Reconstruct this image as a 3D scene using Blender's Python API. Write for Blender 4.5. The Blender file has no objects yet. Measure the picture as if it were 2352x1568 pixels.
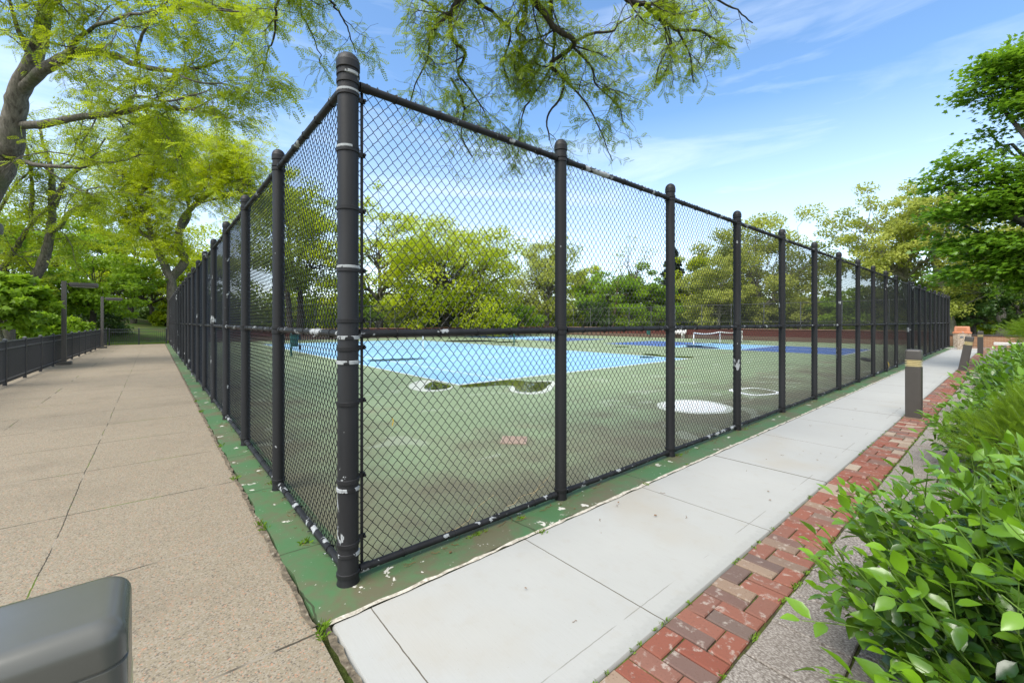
# light and exposure settings
SKYSTR = .105; SUN = 2.0; EXPO = 1.32; CLOUD = .32; CLOUDCOL = (6.6, 6.9, 7.2, 1); HAZE0 = .55; SKYTINT = (.88, 1.06, 1.15, 1)
import bpy, bmesh, math, random
import numpy as np
from mathutils import Vector, Matrix
rng = np.random.default_rng(7)
random.seed(7)
R = math.radians
SC = bpy.context.scene
COL = SC.collection

# ------------------------------------------------------------------ frame helpers
# world: origin at the fence corner post, +X along the right fence, +Y along the left fence
CAM = (-0.852, -2.462, 1.5)
def CW(X, Y, z):                       # metres right of / ahead of the viewpoint -> world
    return np.array([CAM[0] + .7633*X + .6460*Y, CAM[1] - .6460*X + .7633*Y, z])
def PT(px, py, d):                     # sighting (in a 2352 px wide survey frame) at distance d -> world
    return CW((px-1176)/973*d, d, 1.5 + (739-py)/973*d)

# ------------------------------------------------------------------ mesh accumulator
class MB:
    def __init__(s):
        s.v = []; s.fl = []; s.fs = []; s.t = []; s.n = 0
    def add(s, verts, faces, tint=0.5):
        """verts (n,3); faces list of equal-length index rows (array m,k)"""
        verts = np.asarray(verts, float); faces = np.asarray(faces, np.int64)
        s.v.append(verts); s.fl.append((faces + s.n).ravel()); s.fs.append(np.full(len(faces), faces.shape[1]))
        tt = np.asarray(tint, float)
        s.t.append(np.full(len(verts), tt) if tt.ndim == 0 else tt)
        s.n += len(verts)
        return s
    def box(s, c, size, rot=None, tint=.5):
        x, y, z = [q/2 for q in size]
        v = np.array([[-x,-y,-z],[x,-y,-z],[x,y,-z],[-x,y,-z],[-x,-y,z],[x,-y,z],[x,y,z],[-x,y,z]])
        if rot is not None: v = v @ np.array(rot).T
        return s.add(v + np.array(c), [[0,3,2,1],[4,5,6,7],[0,1,5,4],[1,2,6,5],[2,3,7,6],[3,0,4,7]], tint)
    def tube(s, pts, rad, sides=8, caps=True, tint=.5):
        pts = np.asarray(pts, float); n = len(pts)
        rad = np.full(n, rad) if np.ndim(rad) == 0 else np.asarray(rad, float)
        d = np.gradient(pts, axis=0); d /= (np.linalg.norm(d, axis=1)[:, None] + 1e-9)
        up = np.array([0,0,1.0]) if abs(d[:,2]).mean() < .9 else np.array([1.0,0,0])
        a = np.cross(d, up); a /= (np.linalg.norm(a, axis=1)[:, None] + 1e-9)
        b = np.cross(d, a)
        th = np.arange(sides)/sides*2*math.pi
        ring = a[:,None,:]*np.cos(th)[None,:,None] + b[:,None,:]*np.sin(th)[None,:,None]
        v = (pts[:,None,:] + ring*rad[:,None,None]).reshape(-1,3)
        i = np.arange(n-1)[:,None]*sides; j = np.arange(sides)[None,:]; k = (j+1) % sides
        f = np.stack([i+j, i+k, i+sides+k, i+sides+j], -1).reshape(-1,4)
        off = s.n
        s.add(v, f, tint)
        if caps:
            for ri, flip in ((0, 0), (n-1, 1)):
                idx = off + ri*sides + np.arange(sides)
                if flip: idx = idx[::-1]
                s.fl.append(idx); s.fs.append(np.array([sides]))
        return s
    def lathe(s, prof, c=(0,0,0), sides=20, tint=.5):   # prof: [(r,z)...] bottom to top
        prof = np.asarray(prof, float)
        th = np.arange(sides)/sides*2*math.pi
        v = np.stack([prof[:,0][:,None]*np.cos(th), prof[:,0][:,None]*np.sin(th), np.repeat(prof[:,1][:,None], sides, 1)], -1).reshape(-1,3) + np.array(c)
        n = len(prof); i = np.arange(n-1)[:,None]*sides; j = np.arange(sides)[None,:]; k = (j+1) % sides
        return s.add(v, np.stack([i+j, i+k, i+sides+k, i+sides+j], -1).reshape(-1,4), tint)
    def rsq(s, secs, c=(0,0,0), seg=5, tint=.5, cap=True):   # loft of rounded squares: (z, halfx, halfy, corner radius)
        rings = []
        for (z, hx, hy, cr) in secs:
            p = []
            for q, (sx, sy) in enumerate(((1,1),(-1,1),(-1,-1),(1,-1))):
                for k in range(seg+1):
                    a = math.pi/2*q + math.pi/2*k/seg
                    p.append((sx*(hx-cr)+cr*math.cos(a), sy*(hy-cr)+cr*math.sin(a), z))
            rings.append(p)
        m = len(rings[0]); v = np.array(rings).reshape(-1,3) + np.array(c)
        n = len(secs); i = np.arange(n-1)[:,None]*m; j = np.arange(m)[None,:]; k = (j+1) % m
        off = s.n
        s.add(v, np.stack([i+j, i+k, i+m+k, i+m+j], -1).reshape(-1,4), tint)
        if cap:
            s.fl.append(off + (n-1)*m + np.arange(m)); s.fs.append(np.array([m]))
            s.fl.append(off + np.arange(m)[::-1]); s.fs.append(np.array([m]))
        return s
    def ngon(s, pts, tint=.5):
        pts = np.asarray(pts, float)
        off = s.n; s.add(pts, np.arange(len(pts))[None,:], tint)
        return s
    def inst(s, tv, tf, pos, frame, scale, tint):
        """instances of a leaf template: tv (k,3), tf list of faces, pos (n,3), frame (n,3,3) columns=axes, scale (n,), tint (n,)"""
        n, k = len(pos), len(tv)
        v = np.einsum('nij,kj->nki', frame, tv)*np.asarray(scale)[:,None,None] + pos[:,None,:]
        base = s.n
        s.v.append(v.reshape(-1,3)); s.t.append(np.repeat(tint, k)); s.n += n*k
        for f in tf:
            a = np.asarray(f)[None,:] + (np.arange(n)*k + base)[:,None]
            s.fl.append(a.ravel()); s.fs.append(np.full(n, len(f)))
        return s
    def build(s, name, mat, parent=None, smooth=None):
        me = bpy.data.meshes.new(name)
        v = np.concatenate(s.v); fl = np.concatenate(s.fl).astype(np.int32); fs = np.concatenate(s.fs).astype(np.int32)
        me.vertices.add(len(v)); me.vertices.foreach_set('co', v.astype(np.float32).ravel())
        me.loops.add(len(fl)); me.loops.foreach_set('vertex_index', fl)
        me.polygons.add(len(fs)); st = np.zeros(len(fs), np.int32); st[1:] = np.cumsum(fs)[:-1]
        me.polygons.foreach_set('loop_start', st)
        at = me.attributes.new('tint', 'FLOAT', 'POINT'); at.data.foreach_set('value', np.concatenate(s.t).astype(np.float32))
        me.update(calc_edges=True); me.validate()
        if smooth is None: me.set_sharp_from_angle(angle=R(38))
        elif smooth is False: me.shade_flat()
        if mat: me.materials.append(mat)
        o = bpy.data.objects.new(name, me); COL.objects.link(o)
        if parent: o.parent = parent
        return o

def tag(o, label=None, cat=None, group=None, kind=None):
    if label: o['label'] = label
    if cat: o['category'] = cat
    if group: o['group'] = group
    if kind: o['kind'] = kind
    return o
def empty(name, loc, label=None, cat=None, group=None, rz=0):
    o = bpy.data.objects.new(name, None); COL.objects.link(o)
    o.location = loc; o.rotation_euler = (0, 0, rz); o.empty_display_size = .1
    return tag(o, label, cat, group)
def copy(o, parent=None):
    c = o.copy(); COL.objects.link(c)
    if parent: c.parent = parent
    for ch in o.children: copy(ch, c)
    return c

# ------------------------------------------------------------------ material helpers
class NT:
    def __init__(s, name):
        s.m = bpy.data.materials.new(name); s.m.use_nodes = True
        s.t = s.m.node_tree; s.t.nodes.clear()
        s.out = s.t.nodes.new('ShaderNodeOutputMaterial')
    def n(s, typ, ins=None, **kw):
        nd = s.t.nodes.new('ShaderNode'+typ)
        for k, v in kw.items(): setattr(nd, k, v)
        for k, v in (ins or {}).items(): s.set(nd, k, v)
        return nd
    def set(s, nd, k, v):
        sock = nd.inputs[k]
        if isinstance(v, bpy.types.NodeSocket): s.t.links.new(v, sock)
        elif isinstance(v, (tuple, list)) and len(v) == 3 and sock.type == 'RGBA': sock.default_value = (*v, 1)
        else: sock.default_value = v
    def geo(s): return s.n('NewGeometry').outputs['Position']
    def obj(s, rnd=True):
        c = s.n('TexCoord').outputs['Object']
        if not rnd: return c
        r = s.math('MULTIPLY', s.n('ObjectInfo').outputs['Random'], 57.0)
        return s.n('VectorMath', {0: c, 1: s.n('CombineXYZ', {0: r, 1: r, 2: r}).outputs[0]}, operation='ADD').outputs[0]
    def noise(s, co, scale, detail=4, rough=.55, dist=0):
        return s.n('TexNoise', {'Vector': co, 'Scale': scale, 'Detail': detail, 'Roughness': rough, 'Distortion': dist}).outputs[0]
    def math(s, op, a, b=0.0, c=0.0, clamp=False):
        nd = s.n('Math', {0: a, 1: b, 2: c}, operation=op); nd.use_clamp = clamp
        return nd.outputs[0]
    def ramp(s, f, stops):
        nd = s.n('ValToRGB', {0: f}); cr = nd.color_ramp
        while len(cr.elements) < len(stops): cr.elements.new(.5)
        for e, (p, c) in zip(cr.elements, stops):
            e.position = p; e.color = (c, c, c, 1) if isinstance(c, (int, float)) else (*c, 1)
        return nd.outputs[0]
    def step(s, f, lo, hi):
        nd = s.n('MapRange', {'Value': f, 'From Min': lo, 'From Max': hi}); nd.clamp = True
        return nd.outputs[0]
    def mix(s, f, a, b, mode='MIX'):
        nd = s.n('Mix', data_type='RGBA', blend_type=mode)
        s.set(nd, 0, f); s.set(nd, 6, a); s.set(nd, 7, b)
        return nd.outputs[2]
    def scale3(s, co, v):
        return s.n('Mapping', {'Vector': co, 'Scale': v}).outputs[0]
    def xyz(s, co):
        return s.n('SeparateXYZ', {0: co}).outputs
    def bump(s, h, strength=.3, dist=.01):
        return s.n('Bump', {'Height': h, 'Strength': strength, 'Distance': dist}).outputs[0]
    def tint(s):
        return s.n('Attribute', attribute_name='tint').outputs['Fac']
    def pbr(s, col, rough=.6, spec=.4, normal=None, metal=0.0, trans=None):
        ins = {'Base Color': col, 'Roughness': rough, 'Metallic': metal, 'Specular IOR Level': spec}
        if normal: ins['Normal'] = normal
        b = s.n('BsdfPrincipled', ins)
        s.t.links.new(b.outputs[0], s.out.inputs[0])
        return s.m

def leafmat(name, c0, c1, tr, tw=.4, rough=.45, spec=.35):
    """c0..c1 hue range over the per-leaf tint, tr transmitted colour"""
    t = NT(name)
    f = t.tint()
    col = t.ramp(f, [(0, c0), (1, c1)])
    ln = t.noise(t.geo(), 1.3, 2)
    col = t.mix(t.math('MULTIPLY', ln, .5), col, t.n('HueSaturation', {'Hue': .49, 'Saturation': 1.05, 'Value': .75, 'Color': col}).outputs[0])
    b = t.n('BsdfPrincipled', {'Base Color': col, 'Roughness': rough, 'Specular IOR Level': spec})
    tl = t.n('BsdfTranslucent', {'Color': t.mix(.5, col, tr)})
    mx = t.n('MixShader', {0: tw, 1: b.outputs[0], 2: tl.outputs[0]})
    t.t.links.new(mx.outputs[0], t.out.inputs[0])
    return t.m
def barkmat(name, c0, c1, moss=0.0, sc=9):
    t = NT(name); co = t.geo()
    n1 = t.noise(t.scale3(co, (1, 1, .25)), sc*2.2, 6, .65, .6); n2 = t.noise(co, 1.7, 3)
    col = t.ramp(n1, [(.3, c0), (.68, c1)])
    if moss: col = t.mix(t.math('MULTIPLY', t.step(n2, .52, .68), moss), col, (.06, .09, .02))
    return t.pbr(col, .9, .15, t.bump(n1, .8, .03))

M = {}
def plain(name, col, rough=.5, spec=.4, var=.12, sc=6, metal=0.0):
    t = NT(name); n = t.noise(t.obj(), sc, 5)
    c = t.mix(n, tuple(x*(1-var) for x in col), tuple(min(1, x*(1+var)) for x in col))
    M[name] = t.pbr(c, rough, spec, t.bump(n, .06, .01), metal)
    return M[name]

# black fence paint with weathering, chips and streaks
def paint(name, chip_lo, chip_hi, base=(.0085, .0085, .0095), sc=5.0, stretch=.45):
    t = NT(name); co = t.obj()
    big = t.noise(t.scale3(co, (1, 1, stretch)), sc, 5, .6, .25)
    fine = t.noise(co, 55, 3)
    where = t.noise(co, 1.1, 2)
    chips = t.step(t.math('ADD', big, t.math('MULTIPLY', where, .35)), chip_lo, chip_hi)
    dots = t.step(t.noise(co, 30, 1, .3), .80, .815)
    chips = t.math('MAXIMUM', chips, t.math('MULTIPLY', dots, .8))
    fade = t.noise(t.scale3(co, (3, 3, .4)), 2.2, 4)
    c = t.mix(t.step(fade, .45, .8), base, (.022, .0225, .025))
    c = t.mix(t.math('MULTIPLY', fine, .2), c, (.03, .03, .031))
    grey = t.mix(fine, (.20, .21, .22), (.42, .44, .44))
    c = t.mix(chips, c, grey)
    rough = t.math('ADD', t.math('MULTIPLY', fine, .2), .45)
    M[name] = t.pbr(c, rough, .3, t.bump(t.math('SUBTRACT', fine, t.math('MULTIPLY', chips, 1.5)), .12, .004))
paint('post_paint', .90, .91)
paint('worn_paint', .845, .855, sc=8)
paint('rail_paint', .80, .815, sc=6, stretch=1)
paint('kickrail_paint', .79, .80, sc=9, stretch=1)
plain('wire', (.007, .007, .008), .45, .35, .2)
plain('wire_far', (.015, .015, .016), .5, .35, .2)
plain('galv', (.30, .31, .32), .5, .5, .25, 14)
plain('bolt_brass', (.16, .11, .05), .45, .5, .2)
plain('iron', (.024, .025, .029), .42, .45, .25, 8)
plain('iron_grey', (.075, .078, .084), .45, .45, .2, 8)
plain('bronze_paint', (.060, .053, .046), .42, .45, .15, 9)
plain('pewter_paint', (.088, .088, .078), .26, .5, .15, 7)
plain('lamp_brown', (.070, .063, .055), .48, .4, .15, 9)
plain('lens', (.62, .52, .28), .3, .5, .12, 20)
plain('white_paint', (.78, .78, .76), .5, .4, .08)
plain('teal', (.01, .085, .075), .5, .4, .2)
plain('net_cord', (.02, .05, .09), .6, .2, .1)
plain('terracotta', (.42, .17, .085), .55, .35, .12, 12)
plain('coping', (.30, .17, .13), .7, .25, .2, 12)
plain('dark_coping', (.055, .05, .047), .7, .25, .25, 12)
plain('pale_stone', (.52, .50, .46), .8, .2, .15, 20)
plain('yellow', (.75, .48, .02), .5, .3, .1)
plain('rubber', (.03, .03, .032), .7, .2, .2)
plain('timber', (.21, .14, .105), .85, .15, .3, 12)
plain('steel', (.45, .46, .47), .3, .5, .1, 10, 1.0)
plain('straw', (.45, .34, .18), .8, .15, .3, 30)
plain('dead_leaf', (.16, .085, .035), .8, .15, .5, 40)
# ================================================================== GROUND
def sheet(name, pts, z, mat, kind='structure'):
    o = MB().ngon([(x, y, z) for x, y in pts]).build(name, mat, smooth=False)
    return tag(o, kind=kind)
def rect(x0, y0, x1, y1): return [(x0, y0), (x1, y0), (x1, y1), (x0, y1)]
XE, YE = 35.75, 35.4

# grass / soil ground to the horizon, rising behind the far left fence
def ground_mat():
    t = NT('lawn'); co = t.geo()
    a = t.noise(co, 1.1, 5); b = t.noise(co, 40, 4); d = t.noise(co, .28, 3)
    c = t.mix(b, (.030, .055, .010), (.075, .125, .020))
    c = t.mix(t.step(a, .48, .66), c, (.085, .060, .033))
    c = t.mix(t.step(d, .5, .7), c, (.06, .10, .016))
    return t.pbr(c, .9, .15, t.bump(b, .8, .05))
M['lawn'] = ground_mat()
def ground():
    xs = np.concatenate([[-600, -250, -120, -70], np.arange(-45, 75, 2.5), [90, 130, 250, 600]])
    ys = np.concatenate([[-600, -250, -120, -60], np.arange(-30, 90, 2.5), [110, 150, 250, 600]])
    X, Y = np.meshgrid(xs, ys, indexing='ij')
    Z = np.full_like(X, -.05)
    rise = np.clip((Y-37)/22, 0, 1)**1.2*1.9*np.clip((8-X)/10, 0, 1)
    Z += rise + np.where(rise > 0, .12*np.sin(X*.7)*np.sin(Y*.5), 0)*np.clip(rise, 0, 1)
    v = np.stack([X, Y, Z], -1).reshape(-1, 3); n, m = X.shape
    i = np.arange(n-1)[:, None]*m; j = np.arange(m-1)[None, :]
    f = np.stack([i+j, i+m+j, i+m+j+1, i+j+1], -1).reshape(-1, 4)
    tag(MB().add(v, f).build('ground', M['lawn'], smooth=True), kind='structure')
ground()

# exposed aggregate concrete with joints
def joint(t, coord, period, off, half, wob):
    """mask of thin lines every period along coord"""
    f = t.math('FRACT', t.math('DIVIDE', t.math('ADD', t.math('SUBTRACT', coord, off), wob), period))
    d = t.math('MULTIPLY', t.math('MINIMUM', f, t.math('SUBTRACT', 1.0, f)), period)
    return t.math('LESS_THAN', d, half), d
def path_mat():
    t = NT('aggregate_concrete'); co = t.geo(); x, y, z = t.xyz(co)
    sp = t.n('TexVoronoi', {'Vector': co, 'Scale': 150.0}); peb = sp.outputs['Color']
    pv = t.xyz(peb)[0]
    n1 = t.noise(co, .55, 5, .6); n2 = t.noise(co, 5, 5); n3 = t.noise(co, 130, 2)
    c = t.mix(n1, (.195, .162, .108), (.268, .228, .162))
    c = t.mix(t.math('MULTIPLY', n2, .5), c, (.155, .127, .095))
    c = t.mix(t.math('MULTIPLY', t.step(pv, .70, .74), .5), c, (.30, .265, .215))
    c = t.mix(t.math('MULTIPLY', t.math('LESS_THAN', pv, .13), .75), c, (.10, .085, .07))
    c = t.mix(t.math('MULTIPLY', t.math('LESS_THAN', t.math('ABSOLUTE', t.math('SUBTRACT', pv, .4)), .025), .7), c, (.36, .19, .12))
    pit = t.step(n3, .66, .72)
    c = t.mix(t.math('MULTIPLY', pit, .6), c, (.13, .11, .085))
    stain = t.step(t.noise(co, .9, 4, .6), .54, .72)
    c = t.mix(t.math('MULTIPLY', stain, .35), c, (.118, .096, .070))
    wob = t.math('MULTIPLY', t.math('SUBTRACT', t.noise(co, .7, 2), .5), .05)
    fw = t.math('MULTIPLY', t.math('SUBTRACT', t.noise(co, 25, 2), .5), .012)
    w2 = t.math('ADD', wob, fw)
    my, dy = joint(t, y, 1.28, -.29, .0065, w2)
    l1 = t.math('LESS_THAN', t.math('ABSOLUTE', t.math('ADD', t.math('ADD', x, 1.37), w2)), .0036)
    l2 = t.math('LESS_THAN', t.math('ABSOLUTE', t.math('ADD', t.math('ADD', x, 2.43), w2)), .0075)
    on2 = t.step(t.noise(t.scale3(co, (.1, 1, 1)), .35, 1), .46, .5)
    jl = t.math('MAXIMUM', my, t.math('MAXIMUM', l1, t.math('MULTIPLY', l2, on2)))
    fill = t.noise(co, 1.6, 3)
    jc = t.ramp(fill, [(.42, (.24, .21, .165)), (.47, (.055, .046, .035)), (.54, (.05, .044, .032)), (.59, (.075, .11, .015))])
    c = t.mix(jl, c, jc)
    h = t.math('SUBTRACT', t.math('ADD', t.math('MULTIPLY', pv, .25), t.math('MULTIPLY', pit, -.6)), t.math('MULTIPLY', jl, 1.5))
    return t.pbr(c, .88, .2, t.bump(h, .5, .004))
M['path'] = path_mat()
sheet('concrete_path', rect(-3.75, -9, -.245, 35.2), 0.0, M['path'])

# pale broom-finished sidewalk
def walk_mat():
    t = NT('broom_concrete'); co = t.geo(); x, y, z = t.xyz(co)
    n1 = t.noise(co, .8, 5, .6); n2 = t.noise(co, 9, 5); br = t.noise(t.scale3(co, (160, 7, 1)), 1, 3)
    n4 = t.noise(co, 170, 2)
    c = t.mix(n1, (.305, .305, .288), (.385, .383, .362))
    c = t.mix(t.math('MULTIPLY', br, .30), c, (.255, .255, .24))
    c = t.mix(t.math('MULTIPLY', t.step(n2, .55, .75), .25), c, (.30, .275, .225))
    c = t.mix(t.math('MULTIPLY', t.step(t.noise(co, .65, 3), .58, .72), .35), c, (.31, .265, .195))
    c = t.mix(t.math('MULTIPLY', t.step(n4, .71, .74), .7), c, (.17, .14, .11))
    wob = t.math('MULTIPLY', t.math('SUBTRACT', t.noise(co, 20, 2), .5), .006)
    m1, d1 = joint(t, x, 1.42, 1.10, .0035, wob)
    m2, d2 = joint(t, x, 4.26, 3.94, .0085, wob)
    m3 = t.math('LESS_THAN', t.math('ABSOLUTE', t.math('ADD', t.math('ADD', x, -.015), wob)), .003)
    m4 = t.math('MULTIPLY', t.math('LESS_THAN', t.math('ABSOLUTE', t.math('ADD', t.math('ADD', y, 1.20), wob)), .0025), t.step(t.noise(co, 2, 2), .5, .56))
    jl = t.math('MAXIMUM', t.math('MAXIMUM', m1, m2), t.math('MAXIMUM', m3, t.math('MULTIPLY', m4, .5)))
    edge = t.step(t.math('ADD', t.math('MULTIPLY', y, -1), t.math('MULTIPLY', t.noise(co, 30, 4), .10)), 1.315, 1.36)
    c = t.mix(t.math('MULTIPLY', edge, .5), c, (.27, .27, .255))
    c = t.mix(jl, c, (.10, .085, .065))
    h = t.math('SUBTRACT', t.math('MULTIPLY', br, .5), t.math('MULTIPLY', jl, 2))
    return t.pbr(c, .82, .22, t.bump(h, .25, .003))
M['walk'] = walk_mat()
o = MB().rsq([(-.1, 16.6, .525, .012), (-.004, 16.6, .525, .012), (.006, 16.594, .519, .012)], (16.42, -.815, 0)).build('sidewalk', M['walk'])
tag(o, kind='structure')
sheet('sidewalk', rect(31.0, -3.4, 33.02, -1.72), .004, M['walk'])

# painted green kerb slab under the fence
def kerb_mat():
    t = NT('green_kerb_paint'); co = t.geo(); x, y, z = t.xyz(co)
    n1 = t.noise(co, 1.6, 5, .6); n2 = t.noise(co, 14, 5, .6); n3 = t.noise(co, 60, 3)
    c = t.mix(n1, (.042, .105, .040), (.080, .160, .066))
    c = t.mix(t.math('MULTIPLY', n2, .35), c, (.05, .12, .045))
    dirt = t.step(t.math('ADD', n1, t.math('MULTIPLY', n2, .35)), .60, .80)
    c = t.mix(t.math('MULTIPLY', dirt, .85), c, (.105, .088, .052))
    big = t.noise(co, 6.5, 6, .62)
    ch = t.step(t.math('ADD', big, t.math('MULTIPLY', t.noise(co, .9, 2), .3)), .80, .81)
    c = t.mix(ch, c, (.52, .50, .44))
    sp = t.step(t.noise(co, 45, 2), .73, .75)
    c = t.mix(t.math('MULTIPLY', sp, .8), c, (.45, .46, .40))
    wob = t.math('MULTIPLY', t.math('SUBTRACT', t.noise(co, 3, 3), .5), .12)
    a, _ = joint(t, x, 1.45, 1.22, .006, wob); b, _ = joint(t, y, 1.28, .55, .006, wob)
    iny = t.math('GREATER_THAN', y, .3)
    jl = t.math('ADD', t.math('MULTIPLY', a, t.math('SUBTRACT', 1.0, iny)), t.math('MULTIPLY', b, iny))
    c = t.mix(jl, c, (.035, .05, .02))
    return t.pbr(c, .62, .35, t.bump(t.math('SUBTRACT', t.math('MULTIPLY', n3, .3), t.math('ADD', jl, t.math('MULTIPLY', ch, .5))), .4, .004))
M['kerb'] = kerb_mat()
def kerb():
    m = MB()
    # wavy outer edges, fractionally higher than the paving
    def side(f, L, flip):
        n = 160; s = np.linspace(0, 1, n)
        return s
    n = 200
    sx = np.linspace(-.232, XE+.1, n); w = .006*np.sin(sx*9.1)+.006*np.sin(sx*23.7+1)+rng.normal(0, .0022, n)
    out = np.stack([sx, -.268+w, np.full(n, .010)], 1); low = out.copy(); low[:, 2] = -.05; low[:, 1] -= .004
    inn = np.stack([sx, np.full(n, .10), np.full(n, .013)], 1)
    v = np.concatenate([low, out, inn]); i = np.arange(n-1)
    m.add(v, np.concatenate([np.stack([i+k*n, i+1+k*n, i+1+(k+1)*n, i+(k+1)*n], 1) for k in (0, 1)]))
    sy = np.linspace(.10, YE-.1, n); w = .007*np.sin(sy*8.3)+.006*np.sin(sy*21+2)+rng.normal(0, .0025, n)
    out = np.stack([-.232+w, sy, np.full(n, .010)], 1); low = out.copy(); low[:, 2] = -.05; low[:, 0] -= .004
    out[0, 0] = low[0, 0] = -.232
    inn = np.stack([np.full(n, .10), sy, np.full(n, .013)], 1)
    v = np.concatenate([low, out, inn])
    m.add(v, np.concatenate([np.stack([i+k*n, i+(k+1)*n, i+1+(k+1)*n, i+1+k*n], 1) for k in (0, 1)]))
    low = np.array([[-.236, -.268, -.05], [-.236, .10, -.05], [-.232, .10, .010], [-.232, -.268, .010]])
    m.add(low, [[0, 3, 2, 1]])
    tag(m.build('painted_kerb', M['kerb'], smooth=False), kind='structure')
kerb()
# crumbling mortar lip along the sidewalk, open dirt joint along the path
def ragged(name, horizontal, c, w0, w1, L0, L1, z, mat, n=520, jit=.006):
    s = np.linspace(L0, L1, n)
    a = c + w0 + rng.normal(0, jit, n)*.6 + .004*np.sin(s*17); b = c + w1 + rng.normal(0, jit, n)
    p = np.stack([s, a], 1) if horizontal else np.stack([a, s], 1)
    q = np.stack([s, b], 1) if horizontal else np.stack([b, s], 1)
    zz = z + rng.uniform(0, .004, n)
    v = np.concatenate([np.column_stack([p, zz]), np.column_stack([q, zz])]); i = np.arange(n-1)
    f = np.stack([i, i+1, i+1+n, i+n], 1)
    tag(MB().add(v, f).build(name, mat, smooth=False), kind='structure')
t = NT('mortar'); nn = t.noise(t.geo(), 40, 5); M['mortar'] = t.pbr(t.ramp(nn, [(.3, (.26, .23, .18)), (.7, (.60, .56, .48))]), .9, .1, t.bump(nn, .8, .01))
t = NT('joint_dirt'); nn = t.noise(t.geo(), 30, 5); M['joint_dirt'] = t.pbr(t.ramp(nn, [(.3, (.05, .042, .032)), (.6, (.17, .14, .10)), (.75, (.36, .33, .27))]), .95, .1, t.bump(nn, 1, .015))
ragged('mortar_joint', True, -.285, -.012, .014, -.20, XE, .0115, M['mortar'])
ragged('dirt_joint', False, -.252, -.016, .012, -.25, YE-.3, .005, M['joint_dirt'])
ragged('dirt_joint', False, -.205, -.018, .012, -9, -.30, .008, M['joint_dirt'], 200, .004)

# brick edging and stone pavers as laid units over a mossy bed
t = NT('moss_bed'); nn = t.noise(t.geo(), 22, 5); M['moss_bed'] = t.pbr(t.ramp(nn, [(.35, (.045, .040, .028)), (.55, (.07, .085, .02)), (.7, (.10, .15, .02))]), .95, .1, t.bump(nn, 1, .02))
sheet('bedding_sand', rect(-.2, -2.42, 33.0, -1.33), -.012, M['moss_bed'])
def brick_mat():
    t = NT('brick_paver'); co = t.geo(); f = t.tint()
    c = t.ramp(f, [(0, (.185, .060, .040)), (.25, (.225, .088, .060)), (.5, (.180, .090, .068)), (.70, (.125, .088, .076)), (.82, (.235, .165, .118)), (1, (.31, .25, .19))])
    n = t.noise(co, 16, 6, .65); n2 = t.noise(co, 90, 3)
    c = t.mix(t.math('MULTIPLY', t.step(n, .56, .66), .7), c, (.38, .335, .29))
    c = t.mix(t.math('MULTIPLY', t.step(n2, .58, .68), .5), c, (.11, .06, .045))
    c = t.mix(t.math('MULTIPLY', t.step(t.noise(co, 3, 3), .5, .8), .25), c, (.17, .12, .09))
    return t.pbr(c, .85, .2, t.bump(n2, .35, .003))
M['brick'] = brick_mat()
def stone_mat():
    t = NT('aggregate_paver'); co = t.geo(); f = t.tint()
    n = t.noise(t.scale3(co, (1.6, 1, 1)), 85, 3, .6); n2 = t.noise(co, 5, 4)
    c = t.ramp(n, [(.35, (.085, .072, .062)), (.5, (.20, .175, .155)), (.64, (.37, .34, .31))])
    c = t.mix(t.math('MULTIPLY', f, .35), c, (.26, .22, .185))
    c = t.mix(t.math('MULTIPLY', t.step(n2, .5, .75), .35), c, (.12, .105, .085))
    return t.pbr(c, .9, .2, t.bump(n, .6, .005))
M['paver'] = stone_mat()
def units(name, mat, rects, g=.0035):
    m = MB(); V = []; T = []
    r = np.array(rects)                       # x0,y0,x1,y1,tint
    n = len(r); b = .005
    zt = .001 + rng.uniform(-.003, .003, n); tl = rng.normal(0, .0016, (n, 4))
    x0, y0, x1, y1 = r[:, 0]+g, r[:, 1]+g, r[:, 2]-g, r[:, 3]-g
    jx = rng.normal(0, .0015, n); jy = rng.normal(0, .0015, n)
    def ring(d, z, tilt):
        cs = [(x0+d, y0+d), (x1-d, y0+d), (x1-d, y1-d), (x0+d, y1-d)]
        return [np.stack([a+jx, bb+jy, z + (tl[:, k] if tilt else 0)], 1) for k, (a, bb) in enumerate(cs)]
    v = np.stack(ring(0, np.full(n, -.03), 0) + ring(0, zt-b, 1) + ring(b, zt, 1), 1).reshape(-1, 3)
    o = (np.arange(n)*12)[:, None]
    F = []
    for L in (0, 4):
        for k in range(4): F.append(o + np.array([L+k, L+(k+1) % 4, L+4+(k+1) % 4, L+4+k]))
    F.append(o + np.array([8, 9, 10, 11]))
    m.add(v, np.concatenate(F), np.repeat(r[:, 4], 12))
    tag(m.build(name, mat, smooth=False), kind='structure')
br = []
x = -.15; k = 0
while x < 33:
    def tn():
        q = random.random()
        return random.uniform(0, .55) if q < .62 else (random.uniform(.55, .78) if q < .84 else random.uniform(.78, 1))
    y0, y1 = -1.665, -1.345; L = .205
    if k % 2 == 0:
        br += [(x, y0+.107, x+L/2, y1, tn()), (x+L/2, y0+.107, x+L, y1, tn()), (x, y0, x+L, y0+.107, tn())]
    else:
        br += [(x, y0, x+L/2, y0+.213, tn()), (x+L/2, y0, x+L, y0+.213, tn()), (x, y0+.213, x+L, y1, tn())]
    x += L; k += 1
units('brick_edging', M['brick'], br)
pv = []
for x in np.arange(-.15, 33, .335):
    for j in range(2):
        pv.append((x + (.06 if j else 0), -2.005-.335*j, x+.335+(.06 if j else 0), -1.670-.335*j, random.random()))
units('stone_pavers', M['paver'], pv, .0065)
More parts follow.
